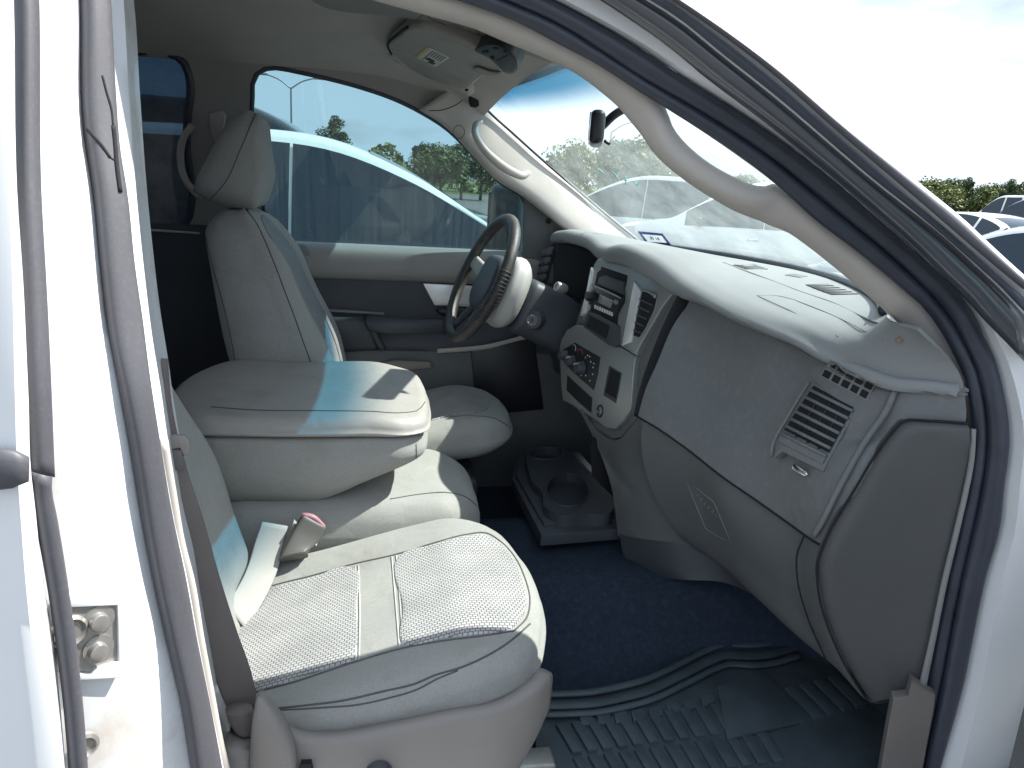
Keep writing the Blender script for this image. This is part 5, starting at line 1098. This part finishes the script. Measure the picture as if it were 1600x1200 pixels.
put(make_car('suv', 'car_black', 'parked_car', 'black SUV whose roof shows above the white crossover', 'car'), -1.15, 5.7, 0).scale = (1.07, 1.07, 1.07)
G1 = 'cars parked in the rows ahead'
put(make_car('crossover', 'car_silver', 'parked_car', 'pale silver crossover in the middle of the windscreen', 'car', G1), 4.7, 11.2, R(150))
put(make_car('crossover', 'car_white', 'parked_car', 'white crossover seen through the windscreen right of the silver one', 'car', G1), 6.0, 9.6, R(150))
put(make_car('sedan', 'car_silver', 'parked_car', 'nearest silver sedan outside the right edge of the windscreen pillar', 'car', G1), 6.3, 4.5, R(135))
specs = [('sedan','car_white','white sedan low beside the pillar, left of the dark blue SUV',13.6,14.0,95),('suv','car_blue','dark blue SUV near the right edge, in front of the trees',17.5,16.0,92),
 ('van','car_white','white van in the farthest row by the trees',24,23.5,90)]
for kd, pn, lb, x, y, a in specs:
    put(make_car(kd, pn, 'parked_van' if kd == 'van' else 'parked_car', lb, 'van' if kd == 'van' else 'car', G1), x, y, R(a))

# ---- trees
def leaf_mesh(name, seed, n, rx, rz, z0, leaf, material):
    rnd = random.Random(seed); V = []; F = []
    cl = []
    for _ in range(26):
        a = rnd.uniform(0, 2*math.pi); q = rnd.random()**.5; zz = rnd.uniform(-1, 1)
        rr = math.sqrt(max(0, 1-zz*zz))*q; cl.append((rr*math.cos(a)*rx, rr*math.sin(a)*rx, z0+zz*rz, rnd.uniform(.22, .5)*rx))
    for _ in range(n):
        cx, cy, cz, cr0 = rnd.choice(cl); d = Vector((rnd.gauss(0,1), rnd.gauss(0,1), rnd.gauss(0,1))).normalized()*cr0*rnd.random()**.4
        p = Vector((cx, cy, cz)) + d; u = Vector((rnd.gauss(0,1), rnd.gauss(0,1), rnd.gauss(0,1))).normalized(); v = u.orthogonal().normalized(); w = u.cross(v)
        s = leaf*rnd.uniform(.6, 1.4); i = len(V)
        V += [p-v*s, p+w*s*.5, p+v*s, p-w*s*.5]; F.append((i, i+1, i+2, i+3))
    me = bpy.data.meshes.new(name); me.from_pydata([tuple(v) for v in V], [], F); me.update(); me.materials.append(M[material]); return me
crowns = [leaf_mesh('crown', 1, 4200, 1.9, 1.7, 3.9, .15, 'leaf_dark'), leaf_mesh('crown', 2, 4200, 2.2, 1.4, 3.2, .15, 'leaf_light'), leaf_mesh('crown', 3, 3000, 1.4, 2.2, 4.2, .14, 'leaf_dark')]
def trunk_mesh(seed, hgt):
    rnd = random.Random(seed); o = tube('trunk', [(0,0,-.1),(.05,.02,hgt*.4),(-.05,.05,hgt*.8),(.05,0,hgt*1.1)], [.16,.13,.1,.06,.03], 'bark', None, n=10, nc=8); V = [v.co.copy() for v in o.data.vertices]; F = [tuple(p.vertices) for p in o.data.polygons]
    for k in range(7):
        a = rnd.uniform(0, 6.28); z = hgt*rnd.uniform(.45, .85); b = tube('limb', [(0,0,z),(.5*math.cos(a),.5*math.sin(a),z+.5),(1.2*math.cos(a),1.2*math.sin(a),z+1.3)], [.06,.04,.015], 'bark', None, n=6, nc=6)
        i = len(V); V += [v.co.copy() for v in b.data.vertices]; F += [tuple(q+i for q in p.vertices) for p in b.data.polygons]; bpy.data.objects.remove(b)
    bpy.data.objects.remove(o)
    me = bpy.data.meshes.new('trunk'); me.from_pydata([tuple(v) for v in V], [], F); me.update(); me.materials.append(M['bark'])
    for p in me.polygons: p.use_smooth = True
    return me
trunks = [trunk_mesh(11, 3.6), trunk_mesh(12, 2.9), trunk_mesh(13, 4.0)]
def tree(px, dist, hpx, k, label, group=None):
    """px: where along the picture it stands; dist: metres; hpx: height above the eye line in pixels"""
    hy = 278+(px-800)*math.tan(ROLL); d = ray(px, hy); d.z = 0; d.normalize(); p = CAM + d*dist
    top = CAM.z + hpx/FPX*dist; h0 = (5.6, 4.6, 6.4)[k]; s = (top-GZ)/h0
    root = empty('tree', (p.x, p.y, GZ), random.uniform(0, 6.28)); root.scale = (s*random.uniform(.95,1.25), s*random.uniform(.95,1.25), s)
    tag(root, label, 'tree', group)
    for nm, me in (('trunk', trunks[k]), ('crown', crowns[k])):
        o = bpy.data.objects.new(nm, me); COL.objects.link(o); o.parent = root
T = 'trees along the far side of the lot'
left = [(523,62,66,2,'lone small tree above the black SUV roof'),(664,50,36,0,'leafy tree left of the pair above the white car bonnet'),(690,48,34,1,'broad tree in the middle of the clump above the white car bonnet'),(722,50,38,0,'tree beside the far windscreen pillar'),(752,52,30,1,'low tree partly behind the far windscreen pillar')]
mid = [(905,38,48,1,'pale bushy tree left of the rear view mirror stalk'),(960,34,56,0,'tall bushy tree under the rear view mirror'),(1010,36,58,1,'bushy tree just left of the near windscreen pillar'),(1045,40,50,2,'narrow tree touching the near windscreen pillar')]
right = [(1165,60,22,1,'small round tree seen through the grab handle gap'),(1455,66,28,1,'first yellow-green tree outside the truck on the right'),(1480,70,30,0,'second tree from the truck pillar on the right'),(1506,68,34,2,'thin bare-topped tree right of the pillar'),(1530,70,24,1,'low tree in the middle of the right-hand treeline'),(1553,72,26,0,'fourth tree of the right-hand treeline'),(1573,66,34,2,'tall tree near the right edge of the picture'),(1592,70,30,0,'tree at the right edge of the picture')]
for a in left+mid+right: tree(*a, T)
hv_ = leaf_mesh('far_hedge', 9, 14000, 1, 1, 0, .3, 'leaf_dark'); V = []
rnd = random.Random(5); V = []; F = []
for k in range(16000):
    t = rnd.random(); ang = R(-35)+R(105)*t; rr = 74+rnd.gauss(0, 2.5); hh = (2.0+1.0*math.sin(t*60)+.8*math.sin(t*151))*rnd.random()**.6
    p = Vector((CAM.x+math.sin(ang)*rr, CAM.y+math.cos(ang)*rr, GZ+.1+max(.1, hh))); u = Vector((rnd.gauss(0,1), rnd.gauss(0,1), rnd.gauss(0,1))).normalized(); v = u.orthogonal().normalized(); w = u.cross(v); s = rnd.uniform(.18,.4); i = len(V)
    V += [p-v*s, p+w*s*.6, p+v*s, p-w*s*.6]; F.append((i,i+1,i+2,i+3))
bpy.data.meshes.remove(hv_)
hd = mk('far_hedge', V, F, 'leaf_light', None, False, fix=False); hd['kind'] = 'stuff'; tag(hd, 'dense undergrowth along the foot of the far trees', 'hedge')
# ---- lamp posts
def lamp(px, dist, hpx, label, arms=2):
    hy = 278+(px-800)*math.tan(ROLL); d = ray(px, hy); d.z = 0; d.normalize(); p = CAM + d*dist; h = CAM.z+hpx/FPX*dist-GZ
    root = empty('lamp_post', (p.x, p.y, GZ)); tag(root, label, 'lamp post', 'lamp posts of the lot')
    cyl('pole', (0,0,0), (0,0,1), .10, .06, h-.8, 'lamp_metal', root, 12)
    for s in ((-1, 1) if arms == 2 else (1,)):
        tube('arm', [(0,0,h-.85),(s*.8,0,h-.3),(s*1.7,0,h)], .05, 'lamp_metal', root, n=8)
        rbox('lamp_head', (.8, .3, .16), (s*2.0, 0, h), 'lamp_metal', root, .05)
lamp(456, 62, 119, 'double-armed lamp post above the black SUV roof')
lamp(948, 55, 92, 'single-armed lamp post under the rear view mirror', 1)
